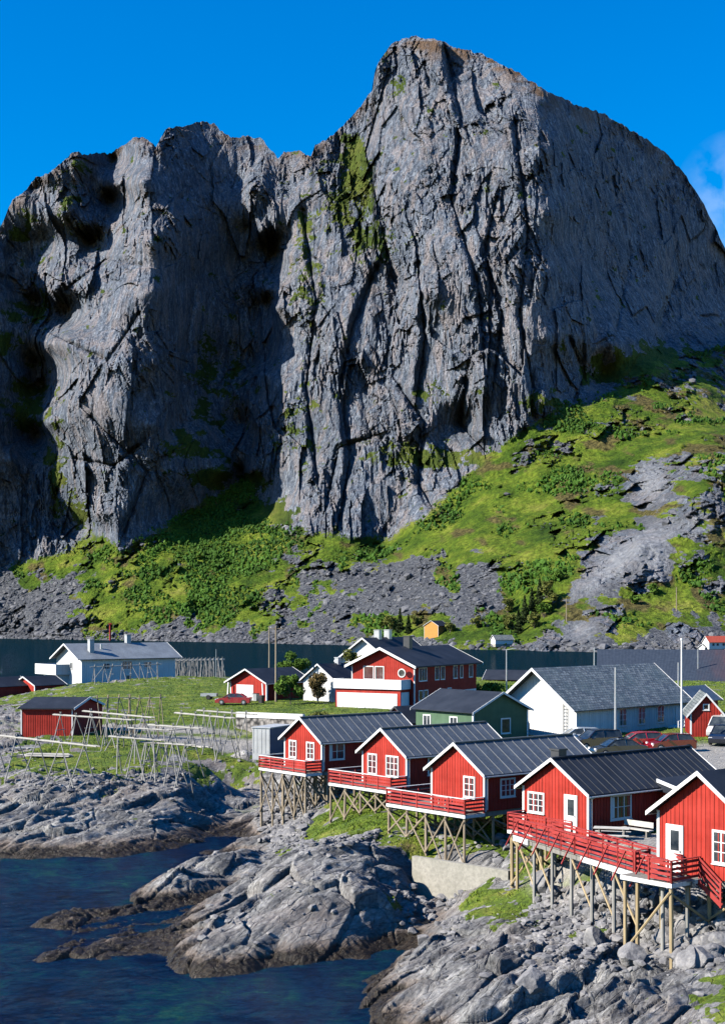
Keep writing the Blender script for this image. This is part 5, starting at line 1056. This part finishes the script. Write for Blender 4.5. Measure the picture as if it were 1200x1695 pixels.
for k_, (px, py, lab) in enumerate(((424, 1162, 'grey wheeled bin beside the white garage door'), (433, 1165, 'dark wheeled bin at the right corner of the red garage'))):
    v = at_z(px, py, 6.7); r = thing('wheeled_bin', lab, 'bin', (v.x, v.y, gz(v.x, v.y)), R(-35)); m = MB(); m.add([(-.25, -.25, .08), (.25, -.25, .08), (.25, .25, .08), (-.25, .25, .08), (-.32, -.34, 1.0), (.32, -.34, 1.0), (.32, .34, 1.0), (-.32, .34, 1.0)], [(0, 3, 2, 1), (4, 5, 6, 7), (0, 1, 5, 4), (1, 2, 6, 5), (2, 3, 7, 6), (3, 0, 4, 7)]); m.build('body', M['steel' if k_ == 0 else 'dark'], r)
    MB().box(-.34, .34, -.36, .38, 1.0, 1.07).build('lid', M['dark'], r); [MB().tube((x, .28, .1), (x + .05, .28, .1), .1, .1, 10).build('wheel', M['tyre'], r) for x in (-.3, .25)]
# container and parapet
v = at_z(418, 1247, 4.9); r = thing('storage_container', 'grey and blue storage box behind the leftmost stilted cabin', 'container', (v.x, v.y, v.z), R(-25))
MB().box(0, 1.9, 0, 4.5, -.6, 2.45).build('body', M['steel'], r); MB().box(1.902, 1.95, .1, 4.4, 0, 2.4).build('side_panel', paint('navy_panel', (.02, .04, .1), .6), r)
m = MB(); [m.box(x, x + .04, -.03, -.002, .05, 2.35) for x in (.1, .5, .93, .97, 1.4, 1.8)]; m.build('door_ribs', M['grey'], r); MB().box(-.1, 2.0, -.1, 4.6, 2.452, 2.53).build('lid', M['grey'], r)
a, b = at_d(393, 1179, 166), at_d(503, 1183, 160)
m = MB(); m.beam((a.x, a.y, a.z - .25), (b.x, b.y, b.z - .25), .4, .6); tag(m.build('parapet_wall', M['whitewall']), 'low white parapet running along the road edge behind the container', 'parapet')
def m_stonewall():
    t = NT('dry_stone_wall'); vo = t.n('ShaderNodeTexVoronoi', i_Scale=2.2); t.l(t.tc.outputs['Object'], vo.inputs['Vector']); c = t.ramp(vo.outputs['Distance'], [(.2, (.28, .26, .24)), (.6, (.1, .095, .09)), (.8, (.02, .02, .02))]); t.col(c); t.rough(.95); t.bump(vo.outputs['Distance'], -.6, .1); return t.m
M['stonewall'] = m_stonewall()
m = MB(); m.beam((a.x, a.y + .2, a.z - 1.55), (b.x, b.y + .2, b.z - 1.55), .5, 1.98); tag(m.build('stone_wall', M['stonewall']), 'rough dry stone retaining wall below the white parapet', 'wall')
# lawn furniture between the two right-hand cabins
v = at_z(1012, 1392, 6.0); g = gz(v.x, v.y); r = thing('picnic_table', 'pale wooden picnic table on the gravel yard below the shaded cabin wall', 'table', (v.x, v.y, g), R(-15))
m = MB(); [m.box(-.95, .95, -.36 + k * .15, -.23 + k * .15, .72, .76) for k in range(5)]; m.build('tabletop', M['snowboard'], r)
for s_ in (-1, 1):
    MB().box(-.95, .95, s_ * .72 - .13, s_ * .72 + .13, .42, .46).build('seat', M['snowboard'], r)
    m = MB(); x = s_ * .65; m.beam((x, -.75, -.1), (x, -.2, .74), .09, .09); m.beam((x, .75, -.1), (x, .2, .74), .09, .09); m.beam((x, -.8, .38), (x, .8, .38), .09, .07); m.build('trestle', M['deckwood'], r)
v = at_z(1053, 1386, 6.0); g = gz(v.x, v.y); r = thing('wooden_bench', 'low pale bench by the lawn behind the picnic table', 'bench', (v.x, v.y, g), R(-50))
MB().box(-1, 1, -.2, .2, .4, .45).build('seat', M['snowboard'], r); [MB().box(x - .05, x + .05, -.18, .18, -.1, .4).build('leg', M['deckwood'], r) for x in (-.8, .8)]; MB().box(-1, 1, .18, .22, .55, .85).build('backrest', M['snowboard'], r)
dt = aw(cab[2], RZ, 2.0, -.9); r = thing('deck_table', 'pale garden table on the deck below the single-window gable', 'table', (dt.x, dt.y, FL - .04), RZ)
MB().box(-.7, .7, -.35, .35, .68, .73).build('tabletop', M['snowboard'], r); [MB().box(x - .03, x + .03, y - .03, y + .03, 0, .68).build('leg', M['snowboard'], r) for x in (-.6, .6) for y in (-.28, .28)]

# ------------------------------------------------------------------ trees and shrubs
def leaf_cloud(n, R_, H_, zc, size, seed, lobes=9, cone=False):
    g = np.random.default_rng(seed)
    if cone:
        t = g.random(n) ** .7; ang = g.uniform(0, 6.283, n); rr = (1 - (1 - t)) * 0; h = g.random(n) ** 1.4
        tier = .75 + .25 * np.sin(h * 40); rad = R_ * (1 - h) * tier * np.sqrt(g.random(n)) + .1
        P = np.stack([rad * np.cos(ang), rad * np.sin(ang), zc + h * H_], -1)
    else:
        c = g.normal(0, 1, (lobes, 3)); c /= np.linalg.norm(c, axis=1)[:, None]; c *= g.uniform(.35, .8, (lobes, 1)); lr = g.uniform(.28, .5, lobes)
        k = g.integers(0, lobes, n); d = g.normal(0, 1, (n, 3)); d /= np.linalg.norm(d, axis=1)[:, None]; d *= (g.random((n, 1)) ** .4)
        P = (c[k] + d * lr[k][:, None]) * np.array([R_, R_, H_ / 2]) + np.array([0, 0, zc])
    a = g.normal(0, 1, (n, 3)); a /= np.linalg.norm(a, axis=1)[:, None]; b = np.cross(a, g.normal(0, 1, (n, 3))); b /= np.linalg.norm(b, axis=1)[:, None]
    s_ = size * g.uniform(.6, 1.4, (n, 1)); V_ = np.stack([P - a * s_, P + b * s_ * .6, P + a * s_, P - b * s_ * .6], 1).reshape(-1, 3)
    return V_, np.arange(4 * n).reshape(-1, 4)
def tree(label, px, py, z, R_, H_, mat, n, size, seed, name='garden_shrub', cat='shrub', trunk=.08, th=None, group=None, cone=False, P=None):
    v = at_z(px, py, z) if P is None else P; g = z if P is not None else gz(v.x, v.y); r = thing(name, label, cat, (v.x, v.y, g), 0, group)
    th = H_ * .35 if th is None else th; m = MB(); m.tube((0, 0, -.3), (0, 0, th + H_ * (.5 if cone else .15)), trunk, trunk * .4, 7)
    rg = random.Random(seed)
    for k in range(0 if cone else 6):
        a_ = rg.uniform(0, 6.28); m.tube((0, 0, th * rg.uniform(.4, 1)), (R_ * .55 * math.cos(a_), R_ * .55 * math.sin(a_), th + H_ * rg.uniform(.2, .5)), trunk * .5, trunk * .15, 5)
    m.build('trunk', M['bark'], r)
    V_, F_ = leaf_cloud(n, R_, H_, th * .6 + (0 if cone else H_ / 2), size, seed, cone=cone)
    np_mesh('crown', V_, F_, M[mat], parent=r); return r
tree('round green garden shrub left of the reddish one, beside the brown pole', 481, 1166, 6.7, 1.9, 3.9, 'leaf', 4200, .13, 1, th=.5)
tree('reddish-brown garden shrub in front of the small white house', 527, 1164, 6.7, 1.9, 3.8, 'brownleaf', 3800, .13, 2, th=.5)
tree('leafy green tree behind the dark roof of the red garage', 483, 1125, 7.0, 2.9, 4.6, 'leaf', 5000, .16, 3, 'garden_tree', 'tree', th=1.2)
tree('olive bush against the pale gable behind the large red house', 583, 1140, 7.0, 2.2, 5.0, 'olive', 4000, .15, 4, th=.8)
tree('low grey-green bush on the lawn above the parapet', 530, 1181, 6.7, 1.6, 1.3, 'olive', 2400, .1, 5, th=.1)
tree('dark bush between the large red house and the lamp post', 812, 1160, 6.6, 2.6, 2.4, 'leaf', 3500, .14, 6, th=.2)
tree('dark green hedge bush below the long red boathouse', 850, 1155, 6.6, 3.2, 2.0, 'leaf', 3500, .14, 7, th=.2)
k = 0
far = [(648,1045,'olive',5.5,11,'yellow-green tree left of the dark firs by the orange house'),(662,1046,'conifer',3.2,14,'dark fir directly left of the orange house'),(676,1048,'conifer',2.8,11,'smaller dark fir nearest the orange house'),(634,1042,'leaf',4.5,8,'pale green tree at the left of the far shore grove'),(690,1035,'olive',4.5,8,'yellowish tree on the slope above the orange house'),(745,1046,'olive',4,7,'tree just right of the orange house'),
       (846,1042,'olive',5,9,'olive tree above the grey-roofed far cottage'),(858,1048,'conifer',3.4,13,'dark fir at the foot of the far grove'),(868,1030,'conifer',4,15,'tall dark fir in the middle of the far grove'),(880,1018,'conifer',4,15,'dark fir upslope in the far grove'),(893,1002,'conifer',4.2,15,'uppermost left dark fir of the far grove'),(905,990,'olive',5,10,'yellow-green tree at the top of the far grove'),(884,1040,'olive',5,9,'olive tree below the tall firs of the far grove'),(915,1005,'olive',4.5,9,'broad olive tree right of the upper firs'),(900,1022,'leaf',4.5,9,'green tree among the dark firs of the far grove'),(840,1015,'olive',5,9,'lone olive tree left of the far grove'),(790,1040,'olive',4,7,'small tree left of the grey-roofed far cottage'),
       (925,960,'leaf',5,8,'round green tree high above the far grove'),(1080,985,'leaf',4.5,6,'green bush at the foot of the far knoll'),(1050,1000,'leaf',4,5,'green bush left of the far knoll pole')]
fprev = {}
for px, py, mt, R_, H_, lab in far:
    k += 1; d = fz(px, py); v = at_d(px, py, d); key = mt
    if True:
        tree(lab, 0, 0, v.z - .8, R_, H_, mt, 1100 if mt != 'conifer' else 1500, .55, 40 + k, 'fir_tree' if mt == 'conifer' else 'birch_tree', 'tree', .3, 1.5, 'trees of the far shore grove', mt == 'conifer', P=v)

# ------------------------------------------------------------------ boulders
def cond(px0, px1, py0, py1, n, z0, rmin, rmax, label, group, seed, name='boulder'):
    g = np.random.default_rng(seed); out = []
    for k in range(n):
        px, py = g.uniform(px0, px1), g.uniform(py0, py1); z = z0
        for _ in range(6):
            v = at_z(px, py, z); z = .5 * z + .5 * gz(v.x, v.y)
        if z < .2: continue
        src = BV[int(g.integers(0, len(BV)))]; o = src.copy(); C.objects.link(o); rr = g.uniform(rmin, rmax)
        o.location = (v.x, v.y, z + rr * .15); o.scale = (rr * g.uniform(.9, 1.5), rr * g.uniform(.8, 1.1), rr * g.uniform(.6, .95)); o.rotation_euler = (g.uniform(-.3, .3), g.uniform(-.3, .3), g.uniform(0, 6.28)); tag(o, label, 'boulder', group); out.append(o)
    return out
BV = []
bv, bf = ico(4)
for s_ in range(7):
    v_ = bv.copy(); g = np.random.default_rng(70 + s_)
    for k in range(13):                       # cut the ball with planes: angular blocks with worn edges
        n_ = g.normal(0, 1, 3); n_ /= np.linalg.norm(n_); h_ = g.uniform(.5, .85); dd_ = v_ @ n_ - h_; v_ = v_ - np.where(dd_ > 0, dd_ * .93, 0)[:, None] * n_
    v_ = v_ * (1 + .05 * fbm(v_[:, 0] * 3 + s_, v_[:, 1] * 3, v_[:, 2] * 3, oct=3, seed=s_))[:, None]
    o = np_mesh('boulder', v_, bf, M['boulder'], False); BV.append(o)
cond(1090, 1200, 1500, 1600, 34, 3.6, .28, .75, 'angular grey boulder lying among the tan poles under the nearest cabin', 'boulders under the nearest cabin', 1)
cond(880, 1090, 1455, 1530, 30, 3.6, .2, .55, 'grey boulder in the rubble under the gangway', 'boulders under the gangway', 2)
cond(665, 760, 1470, 1545, 36, 1.0, .16, .42, 'tan-grey boulder filling the gully below the concrete wall', 'boulders in the gully', 3)
cond(430, 520, 1330, 1395, 26, 1.4, .25, .65, 'grey boulder at the feet of the tallest stilts', 'boulders under the leftmost stilted cabin', 4)
cond(820, 900, 1350, 1420, 14, 4.2, .2, .45, 'grey boulder in the shade below the middle cabins', 'boulders under the middle cabin', 5)
for k, o in enumerate(BV):
    px, py, z, rr, lab = [(905,1462,3.2,1.0,'big pale upright boulder in front of the gangway poles'),(1045,1590,2.7,1.0,'big dark-faced boulder beside the tan pole foot'),(985,1560,2.6,.9,'rounded boulder left of the tan pole foot'),(1140,1545,3.7,1.1,'large pointed boulder behind the front deck pole'),(880,1640,2.0,.9,'low square block on the foreground slabs'),(1190,1575,3.6,.9,'pale slab-like boulder at the right edge'),(700,1560,1.2,.5,'small block at the mouth of the gully')][k]
    for _ in range(8): v = at_z(px, py, z); z = .5 * z + .5 * gz(v.x, v.y)
    o.location = (v.x, v.y, z + rr * .2); o.scale = (rr, rr * .8, rr * .8); o.rotation_euler = (.2 * k, .1, k); tag(o, lab, 'boulder')
# rubble and grass nobody could count
def ground_mask(mask, n):
    p = (mask / mask.sum()).ravel(); ix = RNG.choice(mask.size, n, p=p); return np.stack([XX.ravel()[ix], YY.ravel()[ix], ZZ.ravel()[ix]], -1) + np.concatenate([RNG.normal(0, .05, (n, 2)), np.zeros((n, 1))], 1)
cellA = (YY ** 2)
PXg = 600 + F * XX / YY; PYg = HOR + (CAMZ - ZZ) * F / YY
def box_mask(x0, x1, y0, y1, s_=15): return smst(x0 - s_, x0 + s_, PXg) * smst(x1 + s_, x1 - s_, PXg) * smst(y0 - s_, y0 + s_, PYg) * smst(y1 + s_, y1 - s_, PYg)
rub = (box_mask(860, 1200, 1460, 1600) + box_mask(655, 760, 1480, 1550) * 2 + box_mask(430, 620, 1310, 1400) + .25 * box_mask(0, 420, 1255, 1300) + .04) * (ZZ > 1.1) * (A_ > .3) * cellA * (YY < 150) * smst(1.5, .7, slope)
pos = ground_mask(rub, 7000); r_ = .05 + .22 * RNG.random(7000) ** 3
V_, F_ = scatter_mesh(lumpy(iv1, 9, .5, 1.3), jf1, pos, np.stack([r_ * RNG.uniform(.9, 1.6, 7000), r_, r_ * .8], -1), RNG.uniform(0, 6.3, 7000), RNG.uniform(-.6, .6, 7000))
tag(np_mesh('rubble', V_, F_, M['boulder']), 'loose grey stones scattered over the shore rocks', 'stones', kind='stuff')
bl = np.array([[-.03, 0, 0], [.03, 0, 0], [.0, .12, 1.0]]); blf = np.array([[0, 1, 2]])
gm = smst(.5, 1.0, np.maximum(vegn, 0)) * (1 - gravelm) * YY ** .5 * (YY < 260) * (ZZ > .8)
NG = 170000; pos = ground_mask(gm, NG) - np.array([0, 0, .02]); dist = pos[:, 1] / 100; hgt = RNG.uniform(.05, .16, NG) * np.where(YY.max() > 0, 1, 1)
V_, F_ = scatter_mesh(bl, blf, pos, np.stack([np.maximum(.8, dist * 1.3) * RNG.uniform(.7, 1.6, NG), hgt * 2, hgt], -1), RNG.uniform(0, 6.3, NG), RNG.uniform(-.3, .3, NG))
tag(np_mesh('grass', V_, F_, M['grassblade']), 'tufted green and yellow grass on the headland, lawns and ledges', 'grass', kind='stuff')
